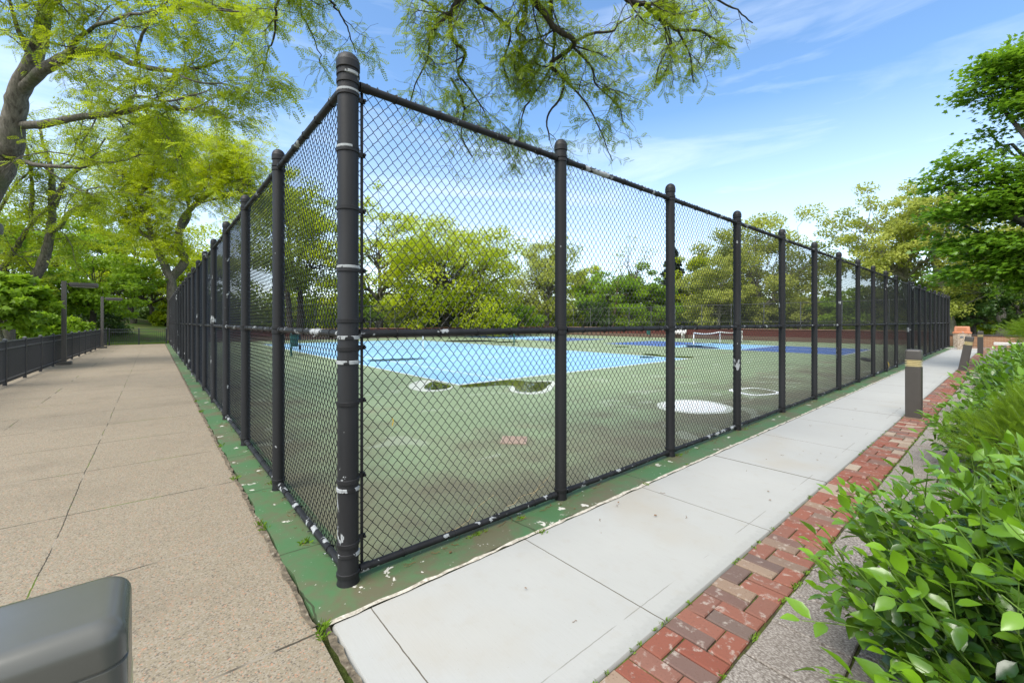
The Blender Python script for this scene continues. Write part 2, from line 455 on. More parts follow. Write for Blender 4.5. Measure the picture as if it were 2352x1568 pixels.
# paving of small tan units at the far end of the sidewalk
ep = []
for i, x in enumerate(np.arange(33.02, 36.9, .2)):
    for y in np.arange(-8, -.3, .2): ep.append((x, y, x+.2, y+.2, random.choice([.8, .72, .86, .9, .66, .5])))
units('plaza_paving', M['brick'], ep)
sheet('bedding_sand', rect(33.0, -8.1, 37.1, -.27), -.012, M['moss_bed'])
t = NT('mulch'); nn = t.noise(t.geo(), 28, 6, .7); M['mulch'] = t.pbr(t.ramp(nn, [(.3, (.018, .012, .008)), (.7, (.085, .055, .035))]), .95, .1, t.bump(nn, 1, .03))
sheet('planting_bed', rect(.15, -9, 31.0, -2.36), -.008, M['mulch'])

# ================================================================== COURTS
def court_mat():
    t = NT('court_green'); co = t.geo(); x, y, z = t.xyz(co)
    n1 = t.noise(co, .45, 5, .6); n2 = t.noise(co, 3.5, 5, .6); n3 = t.noise(co, 90, 2)
    c = t.mix(n1, (.160, .215, .112), (.250, .312, .185))
    c = t.mix(t.math('MULTIPLY', n2, .35), c, (.155, .185, .098))
    c = t.mix(t.math('MULTIPLY', t.step(n3, .6, .75), .25), c, (.10, .17, .08))
    # silt washed against the low edges of the slab by the fences
    e = t.math('MINIMUM', t.math('MULTIPLY', x, 1.5), y)
    silt = t.step(t.math('ADD', t.math('MULTIPLY', e, -.16), t.math('MULTIPLY', t.noise(co, .9, 5, .6), 1.3)), .22, .62)
    c = t.mix(t.math('MULTIPLY', silt, .80), c, (.118, .099, .064))
    blot = t.step(t.noise(co, .7, 4), .60, .72)
    c = t.mix(t.math('MULTIPLY', blot, .5), c, (.205, .165, .110))
    rings = t.step(t.noise(co, 1.2, 1, .3, 1.5), .66, .70)
    c = t.mix(t.math('MULTIPLY', rings, .30), c, (.38, .42, .33))
    return t.pbr(c, .72, .3, t.bump(n3, .12, .002))
M['court_green'] = court_mat()
sheet('court_surface', rect(.08, .08, XE+.1, YE+.1), .006, M['court_green'])
def blue_mat(name, a, b):
    t = NT(name); co = t.geo(); n1 = t.noise(co, .5, 5, .6); n2 = t.noise(co, 4, 4)
    c = t.mix(n1, a, b); c = t.mix(t.math('MULTIPLY', t.step(n2, .55, .8), .25), c, tuple(x*.75 for x in a))
    M[name] = t.pbr(c, .68, .3)
blue_mat('light_blue', (.185, .375, .560), (.245, .440, .620))
blue_mat('dark_blue', (.045, .090, .240), (.070, .130, .310))
plain('line_white', (.70, .72, .70), .7, .25, .12, 14)
sheet('blue_court', rect(4.65, 6.0, 15.62, 29.77), .010, M['light_blue'])
LN = MB()
def line(x0, y0, x1, y1, w=.05):
    if x0 == x1: q = rect(x0-w/2, min(y0, y1)-w/2, x0+w/2, max(y0, y1)+w/2)
    else: q = rect(min(x0, x1)-w/2, y0-w/2, max(x0, x1)+w/2, y0+w/2)
    LN.ngon([(a, b, .0145 + .0004*(LN.n % 7)) for a, b in q])
for (x0, y0, x1, y1, w) in ((4.65, 6, 15.62, 6, .07), (4.65, 29.77, 15.62, 29.77, .07), (4.65, 6, 4.65, 29.77, .05), (15.62, 6, 15.62, 29.77, .05),
        (6.02, 6, 6.02, 29.77, .05), (14.25, 6, 14.25, 29.77, .05), (6.02, 11.48, 14.25, 11.48, .05), (6.02, 24.28, 14.25, 24.28, .05), (10.135, 11.48, 10.135, 24.28, .05)):
    line(x0, y0, x1, y1, w)
for (ya, yb) in ((2.4, 15.8), (19.9, 33.3)):
    mid = (ya+yb)/2; xa, xb = 22.75, 28.85
    sheet('pickleball_court', rect(xa, ya, xb, mid-2.13), .010, M['dark_blue'])
    sheet('pickleball_court', rect(xa, mid+2.13, xb, yb), .010, M['dark_blue'])
    sheet('pickleball_kitchen', rect(xa-.0, mid-2.13, xb+.0, mid+2.13), .010, M['light_blue'])
    for x in (xa, xb): line(x, ya, x, yb, .05)
    for y in (ya, yb, mid-2.13, mid+2.13): line(xa, y, xb, y, .05)
    line((xa+xb)/2, ya, (xa+xb)/2, mid-2.13); line((xa+xb)/2, mid+2.13, (xa+xb)/2, yb)
tag(LN.build('court_lines', M['line_white'], smooth=False), kind='structure')

# puddles
t = NT('puddle_water'); M['water'] = t.pbr(t.ramp(t.noise(t.geo(), 1.5, 3), [(.3, (.035, .05, .018)), (.7, (.07, .09, .035))]), .03, .5)
t = NT('dried_ring'); nn = t.noise(t.geo(), 6, 4); M['ring'] = t.pbr(t.mix(nn, (.36, .39, .32), (.50, .52, .46)), .75, .25)
t = NT('wet_blue'); M['wet_blue'] = t.pbr((.035, .11, .20), .12, .5)
def smooth_loop(p, it=3):
    p = np.array(p, float)
    for _ in range(it):
        q = np.roll(p, -1, 0); p = np.stack([.75*p+.25*q, .25*p+.75*q], 1).reshape(-1, 2)
    return p
def blob(name, pts, z, mat, it=3): sheet(name, smooth_loop(pts, it), z, mat)
blob('puddle', [(4.55, 7.05), (4.52, 6.68), (4.50, 6.0), (4.17, 5.68), (3.74, 5.72), (3.76, 6.15)], .0125, M['water'])
blob('puddle', [(4.45, 5.80), (4.87, 5.93), (5.49, 5.90), (6.3, 5.88), (6.25, 5.26), (6.55, 5.12), (6.75, 4.90), (6.11, 4.52), (5.98, 4.38), (5.47, 4.06), (5.1, 4.2), (5.12, 4.52), (5.6, 5.02), (5.50, 5.30), (5.06, 5.42), (4.62, 5.55)], .0125, M['water'])
blob('dried_stain', [(5.60, 5.2), (5.0, 4.62), (4.95, 3.95), (5.45, 3.82), (6.3, 4.45), (7.0, 4.95), (6.6, 5.3)], .0085, M['ring'])
blob('dried_stain', [(4.6, 7.5), (4.55, 6.0), (4.1, 5.5), (3.55, 5.55), (3.5, 6.3), (3.9, 7.0)], .0085, M['ring'])
blob('puddle', [(16.67, 8.8), (16.99, 8.29), (16.08, 7.28), (17.0, 6.45), (16.12, 6.0), (15.75, 6.9), (16.0, 8.26)], .0125, M['water'])
blob('puddle', [(15.03, 7.9), (15.5, 7.7), (15.1, 7.05), (14.42, 7.4)], .0160, M['wet_blue'])
blob('puddle', [(16.28, 26.23), (18.61, 26.7), (20.6, 24.46), (18.75, 22.9), (17.4, 23.5), (15.92, 25.0)], .0125, M['water'])
blob('puddle', [(17.8, 22.3), (19.99, 22.75), (20.6, 21.55), (19.19, 21.0), (17.7, 21.1)], .0125, M['water'])
blob('puddle', [(5.45, 13.85), (6.33, 13.75), (7.69, 13.25), (7.6, 12.80), (6.4, 12.72), (5.35, 13.1)], .0160, M['wet_blue'])
blob('puddle', [(22.9, 10.4), (24.59, 10.15), (24.86, 9.3), (23.58, 8.1), (22.9, 8.5), (22.85, 9.45)], .0160, M['wet_blue'])
blob('puddle', [(20.0, 13.0), (21.2, 12.7), (20.9, 12.2), (19.8, 12.4)], .0125, M['water'])
th = np.arange(40)/40*2*math.pi
t = NT('patch_white'); nn = t.noise(t.geo(), 5, 5); M['pale_patch'] = t.pbr(t.mix(nn, (.60, .62, .60), (.78, .79, .78)), .6, .35)  # whitish colour of the round pale patches on the court
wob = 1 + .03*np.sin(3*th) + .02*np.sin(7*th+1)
sheet('white_patch', np.stack([6.45+.58*wob*np.cos(th), 1.18+.50*wob*np.sin(th)], 1), .0105, M['pale_patch'])
sheet('dried_stain', np.stack([6.45+.70*wob*np.cos(th), 1.18+.60*wob*np.sin(th)], 1), .0085, M['ring'])
ang = th; rr = .55*(1+.08*np.sin(4*ang))
sheet('dried_stain', np.stack([9.0+rr*np.cos(ang), 1.12+.8*rr*np.sin(ang)], 1), .0085, M['pale_patch'])
sheet('puddle', np.stack([9.0+.8*rr*np.cos(ang)+.03, 1.10+.6*rr*np.sin(ang)], 1), .0125, M['court_green'])

# storm drain
d = empty('drain_cover', (2.62, 1.60, .006), 'rusty pinkish square drain grating in the green court surface', 'drain cover', rz=R(45))
t = NT('drain_rust'); nn = t.noise(t.geo(), 30, 4); M['drain'] = t.pbr(t.mix(nn, (.24, .165, .125), (.42, .33, .27)), .8, .2)
fr = MB()
for (c, s) in (((0, .15, .006), (.32, .02, .012)), ((0, -.15, .006), (.32, .02, .012)), ((.15, 0, .006), (.02, .28, .012)), ((-.15, 0, .006), (.02, .28, .012))): fr.box(c, s)
fr.build('frame', M['drain'], d)
gr = MB().box((0, 0, .0015), (.28, .28, .003))
for i in range(-6, 7): gr.box((i*.021, 0, .006), (.011, .28, .008)); gr.box((0, i*.021, .0055), (.28, .009, .006))
gr.build('grating', M['drain'], d)
# ================================================================== CHAIN LINK FENCES
SP = 1.77; ZT, ZM, ZB = 2.87, 1.43, .062
def wire_panel(width, z0, z1, nw, r=.0026, barbs=True):
    """woven chain link: flattened helices hooked into each other (local x along fence, y across)"""
    p = width/nw; h = .0378
    nh = int((z1-z0)/h)
    fr = np.array([0, .10, .5, .90]); fx = np.array([0, .055, .5, .945]); fy = np.array([0, .75, 1.0, .75])
    V = []; F = []; n0 = 0; sides = 3
    m = MB()
    jit = rng.normal(0, .0011, (nw+1, nh+2, 2))
    for i in range(nw):
        pts = []
        for j in range(nh):
            right = (j+i) % 2 == 0
            a = i*p if right else (i+1)*p; b = (i+1)*p if right else i*p
            ja = jit[i + (0 if right else 1), j]; jb = jit[i + (1 if right else 0), j+1]
            for f_, x_, y_ in zip(fr, fx, fy):
                pts.append((a+(b-a)*x_ + ja[0]*(1-f_)+jb[0]*f_, (1 if right else -1)*.0048*y_, z0+(j+f_)*h + ja[1]*(1-f_)+jb[1]*f_))
        pts = np.array(pts)
        if barbs:
            e = pts[-1].copy(); pts = np.concatenate([pts, [e+[0, .004, h*.5], e+[.006*(1 if i % 2 else -1), .008, h*.62]]])
        # constant section tube
        m.tube(pts, r, sides, caps=False)
    return m
def post_mb(r, top, bands=()):
    m = MB()
    m.lathe([(r*1.12, -.02), (r*1.10, .012), (r, .03), (r, top-.05)], sides=20)
    return m
def cap_mb(r, top):
    m = MB(); R1 = r*1.13
    m.lathe([(r*1.01, top-.065), (R1, top-.06), (R1, top-.02)] + [(R1*math.cos(a)*.97, top-.018+.055*math.sin(a)) for a in np.linspace(0, math.pi/2, 7)], sides=20)
    return m
def band(m, r, z, h=.028, t=.006):
    m.lathe([(r*.99, z-h/2), (r+t, z-h/2+.003), (r+t, z+h/2-.003), (r*.99, z+h/2)], sides=20); return m
def rail_mb(L, r, r0, nt, mat_sag=0):
    """rail between two posts along local x, with end cups and wire ties"""
    m = MB(); a, b = r0+.012, L-r0-.012
    m.tube([(a+.02, 0, 0), (L/2, 0, -mat_sag), (b-.02, 0, 0)], r, 14)
    for x0, x1 in ((a+.004, a+.062), (b-.062, b-.004)): m.tube([(x0, 0, 0), (x1, 0, 0)], r*1.18, 14)
    for x0 in (a-.012, b+.012): m.box((x0, 0, 0), (.034, .010, r*1.9))
    for k in range(nt):
        x = a + (b-a)*(k+.7)/(nt+.4)
        th = np.linspace(-.2, 2*math.pi-.6, 12)
        m.tube(np.stack([x+.018*np.sin(th/2), (r+.003)*np.cos(th), (r+.003)*np.sin(th)], 1), .0032, 4)
        m.tube([(x+.012, .5*r, -r*.95), (x+.045, r+.006, -r*1.6)], .003, 4)
    return m

panel_mesh = None
def far_mat(o): return o
def make_fence(name, label, origin, rz, nbays, skip=(), corner=False, flip=1, last=None):
    f = empty(name, origin, label, 'chain link fence', rz=rz)
    protos = {}
    r = .049
    def place(key, mk, x, rot=0):
        if key not in protos:
            protos[key] = mk(); o = protos[key]
        else: o = copy(protos[key], f)
        o.location = (x, 0, 0); return o
    ends = list(range(1, nbays+1))
    for k in ends:
        if k in skip: continue
        worn = 'worn' if (k % 3 == 0 or k == 4) else 'post'
        def mk():
            o = post_mb(r, 3.0).build('post', M[worn+'_paint'], f)
            b0_ = None
            for z in (ZT-.015, ZT+.018, ZM-.022, ZM+.020, ZB+.03):
                if b0_ is None: b0_ = band(MB(), r, 0).build('brace_band', M['post_paint'], o); q_ = b0_
                else: q_ = copy(b0_, o)
                q_.location = (0, 0, z)
            cap_mb(r, 3.0).build('post_cap', M['worn_paint'], o)
            return o
        o = place(worn, mk, k*SP, 0)
        o.rotation_euler = (0, 0, k*1.7)
    for k in range(nbays):
        if (k in skip and k+1 in skip) or k in getattr(make_fence, 'nobay', ()): continue
        for nm, z, rr, mt, nt in (('top_rail', ZT, .0235, 'rail_paint', 5), ('middle_rail', ZM, .0225, 'rail_paint', 5), ('bottom_rail', ZB, .0225, 'kickrail_paint', 4)):
            def mk():
                o = rail_mb(SP, rr, r, nt, .006 if nm == 'bottom_rail' else 0).build(nm, M[mt], f); return o
            o = place(nm, mk, k*SP); o.location.z = z
        def mkp():
            global panel_mesh
            if panel_mesh is None:
                o = wire_panel(SP, .03, ZT+.055, 56).build('mesh_panel', M['wire'], f); panel_mesh = o.data
            else:
                o = bpy.data.objects.new('mesh_panel', panel_mesh); COL.objects.link(o); o.parent = f
            return o
        o = place('panel', mkp, k*SP); o.location.y = .030*flip
    return f

paint('band_grey', .64, .65, sc=9)
# right hand fence along the sidewalk
make_fence.nobay = (10, 11)
FR = make_fence('chain_link_fence', 'long black chain link fence along the pale sidewalk, with the thick corner post', (0, 0, 0), 0, 20, skip=(11,))
# corner post
rc = .0575
cp = post_mb(rc, 3.0).build('corner_post', M['worn_paint'], FR)
cap_mb(rc, 3.0).build('post_cap', M['worn_paint'], cp)
tb = MB(); b0_ = g0_ = l0_ = None
for i, z in enumerate((.05, .22, .58, 1.02, 1.33, 1.49, 1.78, 2.13, 2.46, 2.78, 2.85)):
    if b0_ is None: b0_ = q_ = band(MB(), rc, 0, .026).build('brace_band', M['post_paint'], cp)
    else: q_ = copy(b0_, cp)
    q_.location = (0, 0, z+.016)
for i, z in enumerate((.18, .55, 1.27, 1.41, 1.81, 2.49, 2.81, 2.91)):
    if g0_ is None: g0_ = q_ = band(MB(), rc, 0, .022).build('brace_band', M['band_grey'], cp)
    else: q_ = copy(g0_, cp)
    q_.location = (0, 0, z)
tb.box((rc+.032, .028, 1.45), (.016, .006, 2.84)); tb.build('tension_bar', M['post_paint'], FR)
tb = MB().box((.028, rc+.032, 1.45), (.006, .016, 2.84)).build('tension_bar', M['post_paint'], FR)
for z in (.24, .60, 1.04, 1.35, 1.51, 1.80, 2.15, 2.48, 2.80):
    for rz_ in (0, 1):
        if l0_ is None: l0_ = q_ = MB().box((rc+.022, .016, 0), (.05, .014, .026)).tube([(rc+.04, -.006, 0), (rc+.04, .034, 0)], .008, 6).build('clamp_bolt', M['post_paint'], cp)
        else: q_ = copy(l0_, cp)
        q_.location = (0, 0, z); q_.rotation_euler = (R(180*rz_), 0, R(90*rz_))
make_fence.nobay = ()
# left hand fence along the concrete path (mesh on the court side)
FL = make_fence('chain_link_fence', 'black chain link fence running along the tan concrete path on the left', (0, 0, 0), R(90), 20, flip=-1)
FL.children[0]
# short return bay that closes the right fence on the far wall
# gate and gate post
gp = post_mb(.036, 2.98).build('post', M['post_paint'], FR); gp.location = (20.42, 0, 0); cap_mb(.036, 2.98).build('post_cap', M['worn_paint'], gp)
w = 21.24-20.42
for nm, z, mt in (('top_rail', ZT, 'rail_paint'), ('middle_rail', ZM, 'rail_paint'), ('bottom_rail', ZB, 'kickrail_paint')):
    o = rail_mb(w, .0225, .045, 2).build(nm, M[mt], FR); o.location = (20.42, 0, z)
o = wire_panel(w, .03, ZT+.05, 26).build('mesh_panel', M['wire'], FR); o.location = (20.42, .03, 0)
G = empty('chain_link_gate', (17.70, 0, 0), 'narrow black chain link gate hung in the fence run near the sidewalk bollard', 'gate', rz=R(-1))
gw = 2.06; m = MB()
for x in (.09, gw): m.tube([(x, 0, .06), (x, 0, 2.93)], .022, 10)
for z in (.075, 1.43, 2.86): m.tube([(.09, 0, z), (gw, 0, z)], .02, 10)
m.build('gate_frame', M['post_paint'], G)
o = wire_panel(gw-.1, .08, 2.84, 62, barbs=False).build('mesh_panel', M['wire'], G); o.location = (.1, .0, 0)
hb = MB()
for z in (.5, 1.25, 1.9, 2.5): hb.box((.05, 0, z), (.07, .05, .05))
hb.build('hinge', M['galv'], G)
MB().box((gw+.02, 0, 1.22), (.09, .06, .15)).tube([(gw+.02, -.09, 1.22), (gw+.02, .09, 1.22)], .014, 8).build('latch', M['galv'], G)

# far fences standing on low brown walls (seen across the courts)
def far_panel(L, z0, z1, pitch=.075, r=.0026):
    m = MB(); H = z1-z0
    n = int((L+H)/pitch); V = []; 
    for s in (1, -1):
        for i in range(n):
            x0 = -H + i*pitch; a, b = x0, x0+H; za, zb = 0, H
            if a < 0: za = -a; a = 0
            if b > L: zb = H-(b-L); b = L
            if zb-za < .02: continue
            pa, pb = (a, za), (b, zb)
            if s < 0: pa, pb = (L-a, za), (L-b, zb)
            m.tube([(pa[0], s*.003, z0+pa[1]), (pb[0], s*.003, z0+pb[1])], r, 3, caps=False)
    return m
def wall_mat():
    t = NT('maroon_boards'); co = t.geo(); x, y, z = t.xyz(co)
    n = t.noise(t.scale3(co, (1, 1, 8)), 2.5, 5)
    top = t.mix(n, (.070, .021, .017), (.115, .036, .028)); bot = t.mix(n, (.110, .072, .052), (.165, .115, .085))
    return t.pbr(t.mix(t.math('LESS_THAN', z, .33), top, bot), .75, .25)
M['maroon'] = wall_mat()
def far_side(label_w, label_f, org, rz, L, zt=2.98):
    w = empty('low_wall', org, label_w, 'wall', rz=rz)
    n = int(L/4.4); m = MB()
    m.box((L/2, .11, .44), (L, .14, .88))
    for i in range(n+1): m.box((i*L/n*.998+.03, .037, .45), (.05, .012, .84))
    m.build('wall_body', M['maroon'], w)
    MB().box((L/2, .10, .915), (L+.04, .22, .05)).build('coping', M['coping'], w)
    f = empty('chain_link_fence', org, label_f, 'chain link fence', rz=rz)
    nb = int(round(L/2.45)); sp = L/nb; pr = None
    pm = None
    for k in range(nb+1):
        if pr is None:
            pr = MB().lathe([(.028, .94), (.028, zt), (.0, zt+.04)], sides=8).build('post', M['iron_grey'], f)
            o = pr
        else: o = copy(pr, f)
        o.location = (k*sp, .11, 0)
    for k in range(nb):
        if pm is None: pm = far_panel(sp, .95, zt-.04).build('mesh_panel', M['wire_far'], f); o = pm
        else: o = copy(pm, f)
        o.location = (k*sp, .11, 0)
    for nm, z in (('top_rail', zt-.03), ('middle_rail', 1.52)):
        MB().tube([(0, .11, z), (L, .11, z)], .019, 6).build(nm, M['iron_grey'], f)
far_side('low maroon boarded wall at the far left end of the courts, below the tall yellow green trees', 'grey chain link fence on top of the low wall behind the tennis net', (0, YE, 0), 0, XE)
far_side('low maroon boarded wall along the far side of the courts, behind the white bench', 'grey chain link fence on top of the wall behind the white bench', (XE+.4, YE, 0), R(-90), YE-.3)

# ================================================================== PICKET FENCES
def picket(label, p0, p1, nb, mat, thick=1.0, H=1.04):
    p0 = np.array(p0); p1 = np.array(p1); d = p1-p0; L = np.linalg.norm(d); sp = L/nb
    f = empty('picket_fence', (p0[0], p0[1], 0), label, 'picket fence', rz=math.atan2(d[1], d[0]))
    pp = pn = None
    for k in range(nb+1):
        if pp is None:
            pp = MB().rsq([(0, .032, .032, .004), (H+.02, .032, .032, .004)]).build('post', M['iron'], f); o = pp
            MB().rsq([(H+.02, .038, .038, .004), (H+.045, .038, .038, .004), (H+.07, .012, .012, .004)]).build('post_cap', M['iron_grey'], pp)
        else: o = copy(pp, f)
        o.location = (k*sp, 0, 0)
    n = int(sp/.105); 
    for k in range(nb):
        if pn is None:
            m = MB()
            for i in range(1, n+1): m.box((i*sp/(n+1), 0, .06+(H-.08)/2), (.019*thick, .019*thick, H-.08))
            pn = m.build('pickets', M['iron'], f, smooth=False)
            r_ = MB()
            for z, h in ((H-.005, .03), (H-.175, .03), (.14, .03)): r_.box((sp/2, 0, z), (sp-.05, .032, h))
            r_.build('rail', M['iron_grey'], pn, smooth=False); o = pn
        else: o = copy(pn, f)
        o.location = (k*sp, 0, 0)
picket('long black aluminium picket fence along the left edge of the concrete path', (-3.62, 7.4), (-3.12, 34.6), 15, 'iron')
picket('short dark picket fence closing the far end of the path before the grass', (-3.0, 34.62), (-.18, 35.28), 2, 'iron', .8, 1.02)

# ================================================================== LAMPS AND BOLLARDS
def lamp_proto():
    L = empty('street_lamp', (0, 0, 0))
    MB().rsq([(0, .19, .19, .012), (.09, .19, .19, .012), (.10, .18, .18, .012)]).build('base', M['lamp_brown'], L)
    MB().rsq([(.10, .062, .062, .008), (2.90, .062, .062, .008), (2.93, .055, .055, .008)]).build('pole', M['lamp_brown'], L)
    MB().box((.11, 0, 2.84), (.12, .05, .05)).build('arm', M['lamp_brown'], L)
    h = MB().rsq([(2.74, .35, .135, .02), (2.775, .36, .145, .02), (2.86, .36, .145, .02), (2.89, .35, .135, .02)], (.50, 0, 0))
    for z in (2.79, 2.82): h.box((.50, -.146, z), (.70, .004, .006)); h.box((.50, .146, z), (.70, .004, .006))
    h = h.build('lamp_head', M['lamp_brown'], L)
    MB().box((.50, 0, 2.735), (.56, .2, .012)).build('lens', M['pale_stone'], h)
    return L
G_ = 'street lamps along the picket fence'
lp = lamp_proto(); lp.location = (-3.25, 19.05, 0); tag(lp, 'tall brown shoebox street lamp nearest the picket fence, in full view', 'street lamp', G_)
q = copy(lp); q.location = (-3.08, 31.0, 0); tag(q, 'smaller looking brown street lamp at the far end of the picket fence', 'street lamp', G_)
q = copy(lp); q.location = (-3.35, 6.75, 0); tag(q, 'brown lamp of which only the head pokes in at the left edge', 'street lamp', G_)

def bollard_proto(mat, seam=False):
    B = empty('bollard_light', (0, 0, 0))
    MB().rsq([(0, .112, .112, .006), (.022, .112, .112, .006)]).build('base_plate', M['timber'], B)
    MB().rsq([(.022, .093, .093, .014), (.80, .093, .093, .014), (.803, .090, .090, .014)]).build('body', mat, B)
    l = MB().rsq([(.80, .074, .074, .014), (.92, .074, .074, .014)]).build('lens', M['lens'], B)
    v = MB()
    for i in range(4): v.rsq([(.812+i*.028, .078, .078, .012), (.819+i*.028, .096, .096, .014), (.823+i*.028, .096, .096, .014), (.826+i*.028, .078, .078, .012)])
    v.build('louvre', M['lens'], l)
    secs = [(.915, .088, .088, .016), (.917, .0945, .0945, .018)]
    if seam: secs += [(1.006, .0945, .0945, .028), (1.0075, .0918, .0918, .028), (1.0105, .0918, .0918, .028), (1.012, .0945, .0945, .030)]
    for a in np.linspace(0, math.pi/2, 7): secs.append((1.040+.030*math.sin(a), .0945-.030*(1-math.cos(a)), .0945-.030*(1-math.cos(a)), .032-.018*(1-math.cos(a))))
    MB().rsq(secs, seg=8).build('cap', mat, B)
    return B
G_ = 'bollard lights along the walk'
b1 = bollard_proto(M['bronze_paint']); b1.location = (8.18, -1.47, .0); tag(b1, 'upright brown bollard light on the brick edging nearest the shrubs', 'bollard light', G_)
q = copy(b1); q.location = (18.0, -1.47, 0); q.rotation_euler = (R(8.5), 0, 0); tag(q, 'leaning brown bollard light, tilted over the brick edging', 'bollard light', G_)
q = copy(b1); q.location = (28.3, -1.5, 0); tag(q, 'brown bollard light farthest along the brick edging, before the low brick wall', 'bollard light', G_)
b0 = bollard_proto(M['pewter_paint'], True); b0.location = (-.975, -1.543, 0); tag(b0, 'grey bollard light in the close foreground showing its rounded glossy cap', 'bollard light', G_)

# ================================================================== COURT FURNITURE
def net_post(parent, x, y, z=1.07):
    m = MB().lathe([(.042, 0), (.042, z), (.03, z+.02), (0, z+.025)], (x, y, 0), 12); return m.build('net_post', M['teal'], parent)
N = empty('tennis_net', (10.135, 17.885, 0), 'dark tennis net with white centre strap across the light blue court', 'tennis net')
for sx in (-1, 1):
    o = net_post(N, 0, 0); o.location = (sx*6.4, 0, 0)
    MB().box((0, .06, .75), (.05, .06, .12)).build('crank', M['rubber'], o)
def nz(x): return .914+.15*(abs(x)/6.4)**1.3
m = MB(); xs = np.linspace(-6.35, 6.35, 128)
for x in xs: m.tube([(x, 0, .04), (x, 0, nz(x)-.03)], .0022, 3, caps=False)
for k in range(17):
    f_ = k/16; m.tube([(x, 0, .04+(nz(x)-.07)*f_) for x in np.linspace(-6.35, 6.35, 15)], .0022, 3, caps=False)
m.build('netting', M['net_cord'], N)
m = MB(); hx = np.linspace(-6.36, 6.36, 31)
v = np.array([(x, sy*.006, nz(x)+dz) for x in hx for sy, dz in ((-1, -.06), (-1, 0), (1, 0), (1, -.06))])
i = (np.arange(30)*4)[:, None]
m.add(v, np.concatenate([i+np.array([0, 4, 5, 1]), i+np.array([1, 5, 6, 2]), i+np.array([2, 6, 7, 3]), i+np.array([3, 7, 4, 0])])); m.build('headband', M['white_paint'], N)
MB().box((0, -.008, .46), (.05, .012, .90)).build('centre_strap', M['white_paint'], N)
# teal basket bin beside the net post
B = empty('court_bin', (4.05, 18.55, 0), 'dark green mesh bin hung on a black post beside the tennis net', 'bin')
MB().lathe([(.03, 0), (.03, 1.05), (0, 1.06)], (.2, 0, 0), 10).build('post', M['rubber'], B)
MB().lathe([(.0, .38), (.15, .385), (.185, .90), (.20, .90), (.20, .93), (.18, .93), (.15, .42)], (-.03, 0, 0), 16).build('basket', M['teal'], B)
B2 = copy(B); B2.location = (32.3, 18.15, 0); tag(B2, 'small teal bin on a post in front of the far maroon wall', 'bin')
# spare net post pair standing on the second court
P = empty('net_post', (19.95, 18.0, 0), 'black metal net post with white crank handle between the courts', 'net post')
MB().lathe([(.045, 0), (.045, 1.08), (0, 1.1)], sides=12).build('post', M['rubber'], P)
MB().tube([(.05, .0, .95), (.13, -.02, 1.0), (.16, -.02, .2), (.19, -.02, .02)], .016, 6).build('crank', M['white_paint'], P)
# portable pickleball net
A0, A1 = np.array([25.0, 10.45]), np.array([32.6, 10.55])
d = A1-A0; L = np.linalg.norm(d)
N2 = empty('pickleball_net', (A0[0], A0[1], .012), 'portable white framed net sagging over the blue pickleball court', 'pickleball net', rz=math.atan2(d[1], d[0]))
for x in (0, L/2, L):
    o = MB().tube([(0, 0, .03), (0, 0, .80)], .028, 8).build('upright', M['white_paint'], N2); o.location = (x, 0, 0)
    o = MB().box((0, 0, .02), (.06, 1.1, .035)).build('foot', M['rubber'], N2); o.location = (x, 0, 0)
xs = np.linspace(0, L, 41); zs = .80-.10*np.abs(np.sin(np.linspace(0, 2*math.pi, 41)))
MB().tube(np.stack([xs, np.zeros(41), zs], 1), [.035]*41, 6).build('headband', M['white_paint'], N2)
m = MB()
for x, z in zip(np.linspace(0, L, 90), np.interp(np.linspace(0, L, 90), xs, zs)): m.tube([(x, 0, .1), (x, 0, z)], .002, 3, caps=False)
for k in range(10): m.tube(np.stack([xs, np.zeros(41), .1+(zs-.1)*k/10], 1), .002, 3, caps=False)
m.build('netting', M['net_cord'], N2)
# court squeegee in the wet patch
S = empty('court_squeegee', (23.4, 9.6, .02), 'blue grey roller squeegee lying in the wet patch on the kitchen', 'squeegee', rz=R(-38))
MB().tube([(-.45, 0, .06), (.45, 0, .06)], .05, 10).build('roller', M['net_cord'], S)
MB().tube([(0, 0, .08), (1.3, .25, .10)], .014, 6).build('handle', M['rubber'], S)
# white bench
W = empty('park_bench', (35.55, 17.3, 0), 'white slatted bench against the far maroon wall', 'bench', rz=R(90))
for i in range(4): pass
m = MB()
for i in range(4): m.box((0, .10-.10*i, .45), (1.5, .08, .03))
m.build('seat', M['white_paint'], W)
m = MB()
for i in range(4): m.box((0, -.26-.015*i, .56+.10*i), (1.5, .025, .08))
m.build('backrest', M['white_paint'], W)
for x in (-.55, .55):
    o = MB().box((0, -.05, .22), (.06, .40, .04)).box((0, .12, .22), (.06, .05, .44)).box((0, -.24, .42), (.06, .05, .84)).build('leg', M['white_paint'], W); o.location = (x, 0, 0)
# small stray things on the court and fence
o = MB().rsq([(0, .42, .07, .05), (.05, .45, .09, .06), (.10, .40, .06, .05)]).build('sandbag', M['rubber']); o.location = (20.0, 1.15, .008); o.rotation_euler = (0, 0, R(25))
tag(o, 'dark oblong sandbag lying on the court behind the fence', 'sandbag')
def ribbon(pts, w, name, label):
    pts = np.array(pts, float); n = len(pts); off = np.tile(np.array([0, 0, w/2]), (n, 1)); nrm = np.tile(np.array([.0, .002, 0]), (n, 1))
    v = np.stack([pts-off-nrm, pts+off-nrm, pts+off+nrm, pts-off+nrm], 1).reshape(-1, 3); i = (np.arange(n-1)*4)[:, None]
    tag(MB().add(v, np.concatenate([i+np.array([0, 4, 5, 1]), i+np.array([1, 5, 6, 2]), i+np.array([2, 6, 7, 3]), i+np.array([3, 7, 4, 0])])).build(name, M['yellow']), label, 'ribbon')
